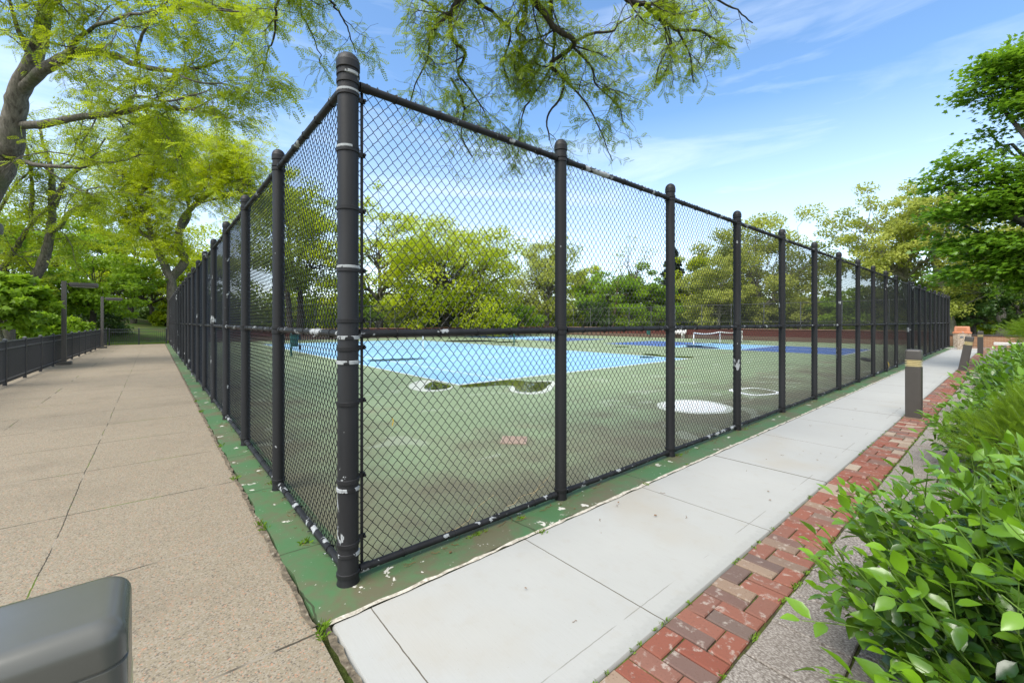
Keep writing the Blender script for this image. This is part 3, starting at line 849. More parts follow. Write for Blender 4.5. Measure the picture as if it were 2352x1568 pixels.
ribbon([(16.75, .06, .22), (16.4, .02, .26), (16.05, -.06, .20), (15.90, -.075, .16)], .055, 'yellow_ribbon', 'yellow ribbon tied round the foot of a fence post near the gate')
ribbon([(.28, .032, .905), (.285, .02, .885), (.275, .018, .86)], .012, 'yellow_ribbon', 'tiny yellow strip caught in the chain link beside the corner post')
# ================================================================== FAR RIGHT END
bw = empty('brick_wall', (36.95, .55, 0), 'low tan brick wall with dark coping at the end of the sidewalk', 'wall', rz=R(-90))
t = NT('wall_brick'); co = t.obj(False)
bt = t.n('TexBrick', {'Vector': t.n('Mapping', {'Vector': co, 'Rotation': (R(90), 0, 0)}).outputs[0], 'Scale': 1.0, 'Color1': (.30, .165, .09), 'Color2': (.225, .115, .065), 'Mortar': (.36, .26, .17), 'Mortar Size': .008, 'Brick Width': .22, 'Row Height': .072})
M['wall_brick'] = t.pbr(bt.outputs[0], .85, .2, t.bump(bt.outputs[1], -.3, .006))
MB().box((4.5, .11, .33), (9, .22, .66)).build('wall_body', M['wall_brick'], bw)
MB().box((4.5, .11, .70), (9.05, .29, .085)).build('coping', M['dark_coping'], bw)
t = NT('pebble_aggregate'); vv = t.n('TexVoronoi', {'Vector': t.obj(), 'Scale': 45.0}); pc = t.xyz(vv.outputs['Color'])[0]
M['pebble'] = t.pbr(t.ramp(pc, [(0, (.16, .115, .08)), (.5, (.33, .26, .19)), (1, (.50, .43, .35))]), .85, .2, t.bump(vv.outputs[0], -.5, .01))
LB = empty('litter_bin', (36.3, -.50, 0), 'pebble faced litter bin with an orange brown hood before the brick wall', 'litter bin', rz=R(-90))
MB().rsq([(0, .36, .30, .05), (.80, .38, .32, .05)]).build('body', M['pebble'], LB)
h = MB().rsq([(.80, .40, .34, .05), (.87, .40, .34, .05), (.90, .34, .28, .05), (1.20, .31, .24, .04), (1.23, .29, .22, .04)]).build('lid', M['terracotta'], LB)
MB().box((0, -.262, 1.05), (.40, .03, .20)).build('flap', M['terracotta'], h)
DF = empty('drinking_fountain', (32.75, -.68, 0), 'pebble faced drinking fountain with steel spout in front of the litter bin', 'drinking fountain', rz=R(-90))
MB().rsq([(0, .17, .17, .02), (.80, .17, .17, .02), (.84, .155, .155, .02)]).build('pedestal', M['pebble'], DF)
MB().lathe([(.02, .845), (.11, .85), (.125, .875), (.10, .88), (.03, .858)], sides=16).build('basin', M['steel'], DF)
MB().tube([(.06, .06, .86), (.06, .06, .93), (.0, .03, .95)], .012, 8).build('spout', M['steel'], DF)
MB().box((0, -.176, .68), (.13, .012, .09)).build('push_plate', M['steel'], DF)
sl = MB().rsq([(.0, .8, .16, .02), (.03, .8, .16, .02)]).build('kerb_stone', M['pale_stone']); sl.location = (33.4, -.62, .0); sl.rotation_euler = (0, 0, R(90)); tag(sl, 'flat tan stone slab under the drinking fountain', 'slab')
cb = empty('stone_bench', (31.6, -2.75, 0), 'low pale concrete bench block beside the far shrubs', 'bench')
MB().rsq([(.34, .55, .9, .03), (.46, .55, .9, .03)], (0, 0, 0)).build('seat', M['pale_stone'], cb)
for y in (-.6, .6):
    o = MB().rsq([(0, .4, .12, .02), (.34, .4, .12, .02)]).build('leg', M['pale_stone'], cb); o.location = (0, y, 0)
# utility pole beyond the far wall
b_ = PT(1407, 760, 62); t_ = PT(1421, 640, 62)
U = empty('utility_pole', (b_[0], b_[1], 0), 'leaning wooden utility pole with crossarms and a street light beyond the courts', 'utility pole')
tp = np.array([t_[0]-b_[0], t_[1]-b_[1], t_[2]])
MB().tube([(0, 0, 0), tp], [.17, .12], 10).build('pole', M['timber'], U)
ax = np.array([.7633, -.646, 0])
m = MB()
for f_, l in ((.93, 1.2), (.70, 1.9)): m.tube([tp*f_-ax*l/1.3, tp*f_+ax*l/1.3], .07, 6)
m.build('crossarm', M['timber'], U)
a0 = tp*.64; 
arm = MB().tube([a0, a0-ax*.6+[0, 0, .35], a0-ax*1.15+[0, 0, .5]], .045, 6).build('lamp_arm', M['steel'], U)
hd = a0-ax*1.4+np.array([0, 0, .48])
MB().tube([hd+ax*.35, hd+ax*.15, hd-ax*.25, hd-ax*.38], [.06, .14, .13, .04], 8).build('lamp_head', M['white_paint'], arm)
# ================================================================== VEGETATION
def nrm(a): return a/(np.linalg.norm(a, axis=-1, keepdims=True)+1e-9)
def frames(d, up):
    """x axis = d, z axis close to up"""
    x = nrm(d); y = nrm(np.cross(up, x)); z = np.cross(x, y)
    return np.stack([x, y, z], -1)
# --- leaf templates (unit length along +x)
def T_frond(np_=6, w=.23, lw=.10):
    v = []; f = []
    for i in range(np_):
        x = .12 + .80*i/(np_-1); l = w*(1-.45*abs(i/(np_-1)-.35)); dz = -.12*x*x
        for s in (1, -1):
            k = len(v)
            v += [(x, .006*s, dz), (x+l*.35-lw*.5, s*l*.5, dz+.015), (x+l*.42, s*l, dz-.02), (x+l*.35+lw*.6, s*l*.5, dz+.015)]
            f.append((k, k+1, k+2, k+3) if s < 0 else (k, k+3, k+2, k+1))
    k = len(v); v += [(0, -.008, 0), (.95, -.004, -.12), (.95, .004, -.12), (0, .008, 0)]; f.append((k, k+1, k+2, k+3))
    k = len(v); v += [(.93, 0, -.11), (1.0, .04, -.12), (1.12, 0, -.15), (1.0, -.04, -.12)]; f.append((k, k+3, k+2, k+1))
    return np.array(v), f
FROND = T_frond(); FROND_S = T_frond(4, .26, .12)
DIAM = (np.array([(0, 0, 0), (.45, -.30, .06), (1, 0, -.06), (.45, .30, .06)]), [(0, 1, 2, 3)])
def T_broad():
    xs = [.0, .10, .30, .55, .80, 1.0]; ws = [0, .0, .19, .235, .13, 0]
    v = []; f = []
    for i, (x, w) in enumerate(zip(xs, ws)):
        z = .03*math.sin(x*3)-.10*x*x
        w = max(w, .006)
        v += [(x, -w, z+.28*w), (x, 0, z), (x, w, z+.28*w)]
    for i in range(5):
        a = i*3; b = a+3
        f += [(a, b, b+1, a+1), (a+1, b+1, b+2, a+2)]
    return np.array(v), f
BROAD = T_broad()
def T_maple():
    p = [(0, 0), (.10, -.30), (.02, -.52), (.30, -.34), (.52, -.50), (.56, -.22), (1.0, 0), (.56, .22), (.52, .50), (.30, .34), (.02, .52), (.10, .30)]
    v = [(x, y, -.18*x*x-.22*y*y+.05) for x, y in p] + [(.30, 0, .06)]
    n = len(p)
    return np.array(v), [(i, (i+1) % n, n) for i in range(n)]
MAPLE = T_maple()
def T_needle():
    v = []; f = []
    for i in range(9):
        x = .08+.85*i/8
        for s in (1, -1):
            k = len(v); l = .20*(1-.5*abs(i/8-.4))
            v += [(x-.014, 0, 0), (x+l*.7, s*l, .06), (x+.020, 0, 0)]; f.append((k, k+1, k+2) if s > 0 else (k, k+2, k+1))
        k = len(v); v += [(x, -.016, 0), (x+.12, 0, .17), (x, .016, 0)]; f.append((k, k+1, k+2))
    k = len(v); v += [(0, -.012, 0), (1, 0, 0), (0, .012, 0)]; f.append((k, k+1, k+2))
    return np.array(v), f
NEEDLE = T_needle()

# --- materials
M['lf_locust'] = leafmat('leaf_locust', (.135, .225, .010), (.290, .355, .014), (.52, .62, .02), .55)
M['lf_locust_near'] = leafmat('leaf_locust_near', (.120, .205, .012), (.245, .325, .018), (.50, .62, .02), .55)
M['lf_yellow'] = leafmat('leaf_yellow_green', (.260, .370, .010), (.460, .520, .016), (.70, .78, .02), .50)
M['lf_pale'] = leafmat('leaf_pale', (.270, .330, .050), (.440, .470, .095), (.58, .64, .11), .48)
M['lf_mid'] = leafmat('leaf_mid', (.125, .250, .014), (.260, .390, .022), (.36, .56, .03), .45)
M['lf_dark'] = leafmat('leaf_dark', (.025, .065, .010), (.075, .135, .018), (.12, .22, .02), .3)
M['lf_maple'] = leafmat('leaf_maple', (.065, .165, .012), (.165, .310, .022), (.32, .54, .03), .45, .38, .45)
M['lf_mapleb'] = leafmat('leaf_dome_maple', (.085, .185, .045), (.235, .350, .085), (.30, .45, .08), .35, .45)
M['lf_conifer'] = leafmat('leaf_conifer', (.020, .045, .016), (.050, .085, .028), (.06, .10, .03), .15)
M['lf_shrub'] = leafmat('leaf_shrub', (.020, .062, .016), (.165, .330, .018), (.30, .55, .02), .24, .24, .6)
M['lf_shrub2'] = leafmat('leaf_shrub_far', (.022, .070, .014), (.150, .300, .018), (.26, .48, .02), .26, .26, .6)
M['lf_yew'] = leafmat('leaf_yew', (.060, .130, .010), (.225, .360, .012), (.30, .46, .02), .25, .45, .3)
M['lf_spirea'] = leafmat('leaf_spirea', (.130, .260, .012), (.290, .430, .020), (.42, .60, .02), .35)
M['bark_grey'] = barkmat('bark_grey', (.060, .052, .042), (.200, .180, .150), .45)
M['bark_dark'] = barkmat('bark_dark', (.028, .024, .020), (.085, .075, .062), .2)
M['bark_pale'] = barkmat('bark_pale', (.17, .16, .12), (.36, .34, .26), .2)
M['stem_green'] = plain('stem_green', (.13, .22, .035), .6, .3, .25)

def wander(p0, p1, n, amp, sag=0.0):
    t = np.linspace(0, 1, n)[:, None]; p = np.asarray(p0)*(1-t)+np.asarray(p1)*t
    L = np.linalg.norm(np.asarray(p1)-np.asarray(p0))
    w = rng.normal(0, amp*L, (n, 3)); w[0] = 0; w[-1] = 0
    p = p + w*np.sin(t*math.pi)**.7
    p[:, 2] -= (sag*L*4*t*(1-t))[:, 0]
    return p
def spline(pts, k=5):
    """Catmull-Rom through pts"""
    p = np.asarray(pts, float); p = np.concatenate([[2*p[0]-p[1]], p, [2*p[-1]-p[-2]]]); out = []
    for i in range(1, len(p)-2):
        for t in np.arange(k)/k:
            out.append(.5*(2*p[i]+(p[i+1]-p[i-1])*t+(2*p[i-1]-5*p[i]+4*p[i+1]-p[i+2])*t*t+(3*p[i]-p[i-1]-3*p[i+1]+p[i+2])*t**3))
    out.append(p[-2]); return np.array(out)

def crown_tree(name, label, base, centre, radii, ncl, nleaf, leaf, mat, bark, trunk_r=.2, cl=.26, template=DIAM, flat=.55, shell=.45, group=None, cat='tree', trunk=True, lower=-.85, up=.8, limbs=7):
    """generic tree: trunk and limbs reaching leaf clusters spread through an ellipsoid"""
    base = np.asarray(base, float); centre = np.asarray(centre, float); radii = np.asarray(radii, float)
    T = empty(name, tuple(base), label, cat, group)
    d = nrm(rng.normal(0, 1, (ncl*3, 3))); d = d[d[:, 2] > lower][:ncl]; ncl = len(d)
    rad = rng.uniform(0, 1, ncl)**shell
    lump = 1 + .16*np.sin(d[:, 0]*5+base[0]) * np.cos(d[:, 1]*4+base[1]) + .10*rng.normal(0, 1, ncl)
    C = centre + d*radii*(rad*lump)[:, None]
    cr = radii.mean()*cl*rng.uniform(.6, 1.25, ncl)
    per = np.maximum(4, (nleaf*cr**2/np.sum(cr**2)).astype(int))
    idx = np.repeat(np.arange(ncl), per); n = len(idx)
    g = nrm(rng.normal(0, 1, (n, 3)))*(rng.uniform(0, 1, n)**.45)[:, None]*np.array([1, 1, flat])
    P = C[idx] + g*cr[idx][:, None]
    out = nrm((P-centre)/radii)
    N = nrm(np.array([0, 0, up]) + out*.35 + rng.normal(0, .48, (n, 3)))
    D = nrm(out*.7 + rng.normal(0, .8, (n, 3)) + np.array([0, 0, -.25]))
    tint = np.clip(rng.normal(.5, .20, ncl)[idx] + rng.normal(0, .17, n), 0, 1)
    org = base
    MB().inst(template[0], template[1], P-org, frames(D, N), leaf*rng.uniform(.65, 1.3, n), tint).build('crown', M[mat], T, smooth=True)
    if trunk:
        m = MB()
        fork = base*.25 + centre*.75; fork[2] = max(base[2]+.6, centre[2]-radii[2]*.62)
        tp = wander(base, fork, 7, .03); m.tube(tp-org, np.linspace(trunk_r*1.25, trunk_r*.8, 7), 9)
        # group the clusters into limbs
        seeds = rng.choice(ncl, min(limbs, ncl), replace=False); S = C[seeds]
        own = np.argmin(np.linalg.norm(C[:, None]-S[None], axis=2), axis=1)
        for k in range(len(seeds)):
            mem = C[own == k]
            if not len(mem): continue
            mid = mem.mean(0)*.62 + fork*.38
            lp_ = wander(fork, mid, 6, .07, -.05); m.tube(lp_-org, np.linspace(trunk_r*.55, trunk_r*.24, 6), 6, caps=False)
            for q in mem:
                s0 = lp_[rng.integers(2, 6)]
                m.tube(wander(s0, q, 5, .08)-org, np.linspace(trunk_r*.17, trunk_r*.04, 5), 4, caps=False)
        m.build('trunk', M[bark], T, smooth=True)
    return T
def tree_px(name, label, px, py, hw, hh, d, base_z, *a, dx=0, depth_r=None, **k):
    """crown given by its sighting: centre px,py and half sizes at distance d"""
    c = PT(px, py, d); b = PT(px+dx, py, d); b[2] = base_z
    rx = hw/973*d
    return crown_tree(name, label, b, c, (rx, rx if depth_r is None else depth_r, hh/973*d), *a, **k)

# ---- detailed honey locusts: authored limbs, generated branches, twigs and fronds
def locust(name, label, base, limbs, mats, nb, sub_len, twig_len, frond, droop=.35, template=FROND, per_m=2.6, sub_r=.016, twigs=7, step=.055, group=None, updir=.25, keep=None, bare=0.0):
    base = np.asarray(base, float)
    T = empty(name, tuple(base), label, 'tree', group)
    mb = MB(); tw = MB(); LP = []; LD = []; LT = []
    for pts, r0, r1, start in limbs:
        sp = spline(pts, 5); n = len(sp)
        seg = np.linalg.norm(np.diff(sp, axis=0), axis=1).mean()
        jit = rng.normal(0, seg*.05, (n, 3)); jit[0] = 0; sp = sp + jit
        rad = np.linspace(r0, r1, n)*(1+rng.normal(0, .04, n)); mb.tube(sp-base, rad, 10 if r0 > .08 else 7)
        cum = np.concatenate([[0], np.cumsum(np.linalg.norm(np.diff(sp, axis=0), axis=1))]); L = cum[-1]
        if start >= 1: continue
        for _ in range(max(1, int((1-start)*L*per_m))):
            u = rng.uniform(start, 1.0)*L; k = min(n-2, np.searchsorted(cum, u)-1); k = max(k, 0)
            p = sp[k] + (sp[k+1]-sp[k])*rng.uniform(); ax = nrm(sp[k+1]-sp[k])
            d = nrm(ax*.7 + rng.normal(0, .75, 3) + np.array([0, 0, updir]))
            l = sub_len*rng.uniform(.5, 1.3)*(1-.35*u/L)
            q = [p]; dd = d.copy()
            for s in range(7):
                dd = nrm(dd + rng.normal(0, .22, 3) + np.array([0, 0, -droop*.28])); q.append(q[-1]+dd*l/7)
            q = np.array(q)
            if keep is not None and not keep(q[-1]): continue
            rr = min(rad[k]*.5, sub_r)
            mb.tube(q-base, np.linspace(rr, rr*.25, 8), 5, caps=False)
            for _t in range(twigs):
                w = rng.uniform(.15, 1.0)*7; k2 = min(6, int(w)); p2 = q[k2]+(q[k2+1]-q[k2])*(w-k2)
                d2 = nrm(nrm(q[k2+1]-q[k2])*.6 + rng.normal(0, .7, 3) + np.array([0, 0, -droop*.3]))
                l2 = twig_len*rng.uniform(.5, 1.3); z = [p2]
                for s in range(5):
                    d2 = nrm(d2 + rng.normal(0, .2, 3) + np.array([0, 0, -droop*.45])); z.append(z[-1]+d2*l2/5)
                z = np.array(z)
                if keep is not None and not keep(z[-1]): continue
                tw.tube(z-base, np.linspace(max(rr*.36, .0026), .0012, 6), 3, caps=False)
                if rng.uniform() < bare: continue
                nf = max(3, int(l2/step)); tc = np.clip(rng.normal(.5, .2), 0, 1)
                ww = np.linspace(.12, 1, nf)*5; kk = np.minimum(4, ww.astype(int))
                pp = z[kk]+(z[kk+1]-z[kk])*(ww-kk)[:, None]; ax2 = nrm(z[kk+1]-z[kk])
                sd = np.where(np.arange(nf) % 2, 1., -1.)[:, None]
                hd = nrm(np.cross(ax2, np.array([0, 0, 1.]))+1e-4)
                fd = nrm(ax2*.45 + hd*sd*.8 + rng.normal(0, .35, (nf, 3)) + np.array([0, 0, -.30]))
                LP.append(pp); LD.append(fd); LT.append(np.clip(tc+rng.normal(0, .15, nf), 0, 1))
    P = np.concatenate(LP); D = np.concatenate(LD); tt = np.concatenate(LT); n = len(P)
    N = nrm(np.array([0, 0, 1.]) + rng.normal(0, .45, (n, 3)))
    mb.build('trunk', M[mats[0]], T, smooth=True); tw.build('twigs', M[mats[1]], T, smooth=True)
    MB().inst(template[0], template[1], P-base, frames(D, N), frond*rng.uniform(.6, 1.25, n), tt).build('crown', M[mats[2]], T, smooth=True)
    print(name, 'fronds', n)
    return T
def Z1(pts, d):          # survey notes of the upper left region
    return [PT(x*.4486, y*.4486, dd) for (x, y), dd in zip(pts, np.broadcast_to(d, len(pts)))]
def Z2(pts, d): return [PT(x*.4486, 344.5+y*.4486, dd) for (x, y), dd in zip(pts, np.broadcast_to(d, len(pts)))]
def Z3(pts, d): return [PT(x*.5127, y*.5127, dd) for (x, y), dd in zip(pts, np.broadcast_to(d, len(pts)))]
def Z4(pts, d): return [PT((1700+x/.96)*.5742, y/.96*.5742, dd) for (x, y), dd in zip(pts, np.broadcast_to(d, len(pts)))]
def ls(a, b, n): return np.linspace(a, b, n)

# T1: leaning honey locust at the left edge
tb = PT(-150, 700, 9.3); tb[2] = -.05
trunk = [tb, PT(-110, 620, 9.25)] + Z1([(0, 860), (45, 760), (65, 640), (95, 480), (165, 310), (212, 190), (228, 60), (240, -120), (300, -330)], ls(9.2, 8.4, 9))
l_up = Z1([(95, 480), (190, 385), (340, 285), (430, 265), (600, 290), (690, 330), (870, 362), (1024, 345), (1150, 300)], ls(8.9, 7.4, 9))
l1 = Z1([(60, 650), (240, 632), (400, 602), (560, 585), (700, 560), (770, 540), (900, 555), (1024, 572), (1180, 610)], ls(9.1, 7.0, 9))
l1b = Z1([(560, 585), (640, 545), (672, 500), (740, 495), (850, 520), (980, 490), (1080, 460)], ls(8.2, 6.8, 7))
l2 = Z1([(50, 812), (200, 846), (400, 856), (500, 830), (600, 830), (720, 790)], ls(9.2, 8.6, 6))
l3 = Z1([(165, 310), (130, 230), (80, 120), (40, -40)], ls(8.7, 8.2, 4))
l4 = Z1([(228, 60), (330, -20), (480, -80), (700, -120), (950, -140)], ls(8.4, 6.6, 5))
l5 = Z1([(690, 330), (720, 200), (790, 80), (900, -30)], ls(7.9, 6.9, 4))
l6 = Z1([(340, 285), (420, 180), (560, 110), (760, 60), (1000, 40), (1250, 60)], ls(8.4, 6.2, 6))
l7 = Z1([(870, 362), (1000, 420), (1150, 430), (1300, 480)], ls(7.5, 6.6, 4))
M1 = ('bark_grey', 'bark_dark', 'lf_locust')
locust('honey_locust_tree', 'leaning grey barked honey locust at the left edge, its limbs reaching over the path', tb,
       [(trunk, .27, .07, .72), (l_up, .11, .014, .22), (l1, .085, .012, .30), (l1b, .035, .009, .15), (l2, .055, .010, .25), (l3, .07, .02, .1), (l4, .05, .012, .05), (l5, .032, .010, .05), (l6, .04, .010, .1), (l7, .018, .007, .1)],
       M1, 0, 1.5, .55, .21, droop=.08, per_m=3.0, twigs=10, step=.042, bare=.35)
# drooping boughs of a honey locust that stands behind the viewpoint
tb = np.array([1.6, -5.6, -.05])
def keep_over(p):
    d = p-np.array(CAM); X = d[0]*.7633-d[1]*.646; Y = d[0]*.646+d[1]*.7633
    if Y < 1.5: return True
    x = 1176+973*X/Y; y = 739-973*d[2]/Y
    lim = np.interp(x, [480, 600, 660, 760, 840, 880, 950, 1240, 1440, 1500, 1640, 1730, 1770], [200, 285, 270, 190, 140, 260, 400, 440, 390, 250, 200, 80, 0], left=-1e9, right=-1e9)
    return y < lim+rng.normal(0, 25)
ov = lambda pts, a, b: Z4(pts, ls(a, b, len(pts)))
hub = PT(1350, -700, 3.6)
A = ov([(150, -160), (130, -20), (100, 60), (107, 150), (155, 205), (128, 275), (170, 340), (230, 430)], 4.4, 5.2)
A2 = ov([(130, -20), (95, 50), (50, 40), (0, 5), (-80, -20)], 4.5, 5.2)
A3 = ov([(95, 52), (20, 140), (10, 230), (-40, 330), (-60, 420)], 4.6, 5.2)
B = ov([(400, -170), (415, -10), (460, 50), (500, 110), (575, 160), (540, 200), (480, 250), (530, 300), (522, 370), (470, 450), (480, 540)], 4.2, 5.3)
B2 = ov([(575, 160), (640, 130), (720, 120), (745, 90), (800, 60)], 4.7, 5.2)
B3 = ov([(560, 170), (640, 260), (660, 330), (740, 400), (760, 470)], 4.7, 5.3)
Cc = ov([(530, 300), (620, 400), (680, 520), (720, 620)], 5.0, 5.5)
D_ = ov([(700, -150), (780, -5), (850, 20), (900, 70), (970, 115), (1050, 120), (1130, 160), (1190, 190)], 4.3, 5.6)
D2 = ov([(850, 20), (930, 0), (1040, -30), (1180, 30), (1260, 90)], 4.5, 5.6)
D3 = ov([(900, 70), (940, 160), (900, 250), (880, 340)], 4.7, 5.2)
D4 = ov([(970, 115), (1020, 220), (1030, 320)], 4.9, 5.4)
E_ = ov([(420, -120), (390, -10), (385, 60), (350, 120), (385, 150), (360, 240), (400, 360)], 4.3, 5.2)
F_ = ov([(180, -130), (190, -10), (260, 50), (330, 130), (300, 240), (330, 340)], 4.4, 5.2)
G2 = ov([(485, -20), (495, 120), (490, 240), (440, 330), (380, 430), (360, 560)], 4.6, 5.5)
H2 = ov([(100, 300), (150, 400), (140, 520), (180, 600)], 5.0, 5.6)
dp = lambda pts, a, b: [PT(x, y, d) for (x, y), d in zip(pts, ls(a, b, len(pts)))]
J1 = [hub] + dp([(690, -260), (650, -60), (639, 0), (632, 47), (627, 94), (613, 122), (599, 188)], 4.3, 5.2)
K1 = [hub] + dp([(770, -240), (745, -50), (759, 0), (778, 28), (801, 70), (815, 120)], 4.4, 5.2)
K2 = [hub] + dp([(720, -250), (700, -60), (690, 20), (720, 90), (740, 150)], 4.6, 5.4)
M2_ = ('bark_dark', 'bark_dark', 'lf_locust_near')
main = [tb, tb+[.1, .2, 2.2], tb+[.2, .9, 4.6], hub*.5+tb*.5+np.array([0, 0, 2.9]), hub]
def lead(q): return [hub, hub*.5+np.asarray(q[0])*.5+np.array([0, 0, .25])] + list(q)
locust('honey_locust_tree', 'honey locust boughs hanging into the sky above the fence at top centre', tb,
       [(main, .22, .10, 1), (lead(A), .042, .008, .38), (A2, .018, .008, .1), (A3, .014, .006, .1), (lead(B), .048, .008, .34), (B2, .018, .007, .1), (B3, .014, .006, .1), (Cc, .012, .005, .0),
        (lead(D_), .042, .008, .40), (D2, .020, .007, .1), (D3, .013, .006, .1), (D4, .013, .006, .1), (lead(E_), .032, .007, .40), (lead(F_), .032, .007, .40), (lead(G2), .026, .006, .4), (H2, .014, .006, 0), (J1, .02, .006, .25), (K1, .02, .006, .25), (K2, .016, .006, .2)],
       M2_, 0, .75, .34, .120, droop=.16, per_m=5.6, twigs=10, step=.036, sub_r=.010, updir=-.12, keep=keep_over, bare=.40)
# T2: two stemmed locust behind the picket fence
tb = PT(15, 690, 15.5); tb[2] = -.05
t2 = [tb] + Z2([(60, 690), (140, 680), (200, 620), (238, 520), (255, 430), (268, 300), (266, 150), (258, 80), (230, 0), (200, -120)], ls(15.4, 14.6, 10))
t2b = Z2([(268, 300), (300, 230), (340, 150), (400, 100), (470, 40), (540, -60)], ls(14.9, 14.0, 6))
t2c = Z2([(255, 430), (312, 390), (352, 320), (440, 270), (450, 205), (520, 190)], ls(15, 14.3, 6))
tc_ = [PT(-90, 690, 15.2)*np.array([1, 1, 0])] + Z2([(-40, 660), (0, 620), (90, 490), (130, 420), (185, 350), (255, 290), (330, 200)], ls(15.2, 14.7, 7))
t2d = Z2([(160, 335), (165, 220), (155, 90), (138, 0), (120, -150)], ls(14.8, 14.4, 5))
t2e = Z2([(-60, 400), (0, 300), (80, 180), (150, 110), (170, 60)], ls(14.8, 14.4, 5))
t2f = Z2([(200, 620), (330, 690)], ls(15, 14.6, 2))
locust('honey_locust_tree', 'forked honey locust with curving stems behind the picket fence, left of the lamps', tb,
       [(t2, .21, .035, .45), (t2b, .10, .02, .2), (t2c, .08, .015, .2), (tc_, .12, .03, .5), (t2d, .07, .02, .15), (t2e, .06, .02, .1)],
       ('bark_grey', 'bark_dark', 'lf_locust'), 0, 2.2, .9, .30, droop=.25, template=FROND_S, per_m=2.2, twigs=11, step=.075, sub_r=.018, bare=.3)
# T3: honey locust at the far corner of the left fence
tb = PT(397, 745, 33); tb[2] = .05
t3 = [tb] + Z3([(772, 1330), (765, 1250), (722, 1160), (690, 1080), (655, 990), (620, 900), (590, 800)], ls(33, 32, 7))
t3b = Z3([(768, 1245), (828, 1170), (802, 1110), (810, 1000), (870, 920), (960, 850), (1010, 760), (1040, 690)], ls(33, 32, 8))
t3c = Z3([(806, 1050), (850, 960), (830, 850), (850, 740), (800, 640)], ls(33, 33, 5))
t3d = Z3([(690, 1080), (600, 1010), (520, 900), (470, 830)], ls(32.5, 31.5, 4))
t3e = Z3([(870, 920), (930, 900), (1050, 870), (1130, 800)], ls(32, 31, 4))
t3f = Z3([(620, 900), (680, 780), (700, 650), (680, 560)], ls(32, 32, 4))
locust('honey_locust_tree', 'wide crowned yellow green honey locust forking low at the far end of the left fence', tb,
       [(t3, .40, .07, .5), (t3b, .33, .06, .45), (t3c, .15, .05, .3), (t3d, .15, .05, .2), (t3e, .12, .04, .2), (t3f, .12, .05, .2)],
       ('bark_grey', 'bark_dark', 'lf_yellow'), 0, 4.6, 1.9, .52, droop=.08, template=FROND_S, per_m=3.6, twigs=15, step=.14, sub_r=.03, updir=.5)

# ---- far off woodland that closes the horizon, one mass
def woodland():
    m = MB(); n = 0
    th = np.arange(-62, 63, 1.05); P = []; D = []; N = []; TT = []; S = []
    for a in th:
        for k in range(2):
            d = rng.uniform(68, 92); c = CW(d*math.sin(R(a)), d*math.cos(R(a)), rng.uniform(1.4, 2.6)); h = rng.uniform(3.0, 5.4)
            q = 420; g = nrm(rng.normal(0, 1, (q, 3)))*(rng.uniform(0, 1, q)**.4)[:, None]*np.array([2.3, 2.3, h])
            P.append(c+g); TT.append(np.clip(rng.normal(.5, .22)+rng.normal(0, .15, q), 0, 1))
    P = np.concatenate(P); P = P[P[:, 2] > -.1]; n = len(P)
    D = nrm(rng.normal(0, 1, (n, 3))); N = nrm(np.array([0, 0, .8])+rng.normal(0, .5, (n, 3)))
    o = MB().inst(DIAM[0], DIAM[1], P, frames(D, N), rng.uniform(.4, .8, n), np.concatenate(TT)[:n] if False else rng.uniform(0, 1, n)).build('woodland', M['lf_locust'], smooth=True)
    tag(o, 'distant green woodland closing the view all round', 'woodland', kind='stuff')
woodland()

# ---- trees beyond the courts
TG = 'trees beyond the courts'
tree_px('shade_tree', 'olive tree seen through the left fence just left of the corner post', 690, 575, 120, 155, 50, -.1, 80, 16000, .30, 'lf_locust', 'bark_dark', .35, group=TG)
tree_px('shade_tree', 'yellow topped tree behind the olive tree left of the corner post', 665, 480, 95, 70, 56, -.1, 45, 8000, .32, 'lf_yellow', 'bark_dark', .3, group=TG)
tree_px('shade_tree', 'open branched yellow green tree immediately right of the corner post', 870, 590, 110, 150, 47, -.1, 80, 16000, .26, 'lf_yellow', 'bark_grey', .4, .22, shell=.25, limbs=6, group=TG)
tree_px('shade_tree', 'broad domed bright yellow green tree behind the net, rounding down to the right', 1035, 630, 165, 142, 45, -.1, 190, 40000, .25, 'lf_yellow', 'bark_dark', .45, .22, shell=.30, limbs=9, group=TG, dx=-20)
tree_px('shade_tree', 'pale olive tree between the domed tree and the second post', 1255, 640, 88, 105, 55, -.1, 80, 17000, .27, 'lf_pale', 'bark_grey', .3, group=TG)
tree_px('shade_tree', 'rounded bright green tree behind the utility pole', 1400, 685, 88, 75, 66, -.1, 80, 15000, .34, 'lf_mid', 'bark_dark', .3, group=TG)
tree_px('shade_tree', 'low yellow green tree right of the pale olive tree, topping the tree line', 1345, 660, 60, 50, 72, -.1, 40, 9000, .34, 'lf_yellow', 'bark_dark', .25, group=TG)
tree_px('bare_tree', 'thin nearly leafless tree rising above the green trees between the second and third posts', 1452, 615, 50, 70, 64, -.1, 40, 500, .30, 'lf_pale', 'bark_grey', .22, .25, shell=.3, group=TG)
tree_px('shade_tree', 'green tree between the bare tree and the third post', 1490, 675, 60, 72, 62, -.1, 50, 11000, .32, 'lf_mid', 'bark_dark', .25, group=TG)
tree_px('shade_tree', 'round yellow green tree just right of the conifer', 1600, 660, 60, 75, 66, -.1, 50, 11000, .32, 'lf_yellow', 'bark_dark', .25, group=TG)
tree_px('sycamore_tree', 'large pale sycamore filling the view between the fourth and seventh posts', 1745, 640, 145, 130, 52, -.1, 150, 32000, .30, 'lf_pale', 'bark_pale', .4, .20, shell=.30, limbs=9, group=TG)
tree_px('sycamore_tree', 'smaller pale sycamore bulging in front of the larger one near the fourth post', 1650, 680, 80, 80, 49, -.1, 70, 13000, .29, 'lf_pale', 'bark_pale', .25, group=TG)
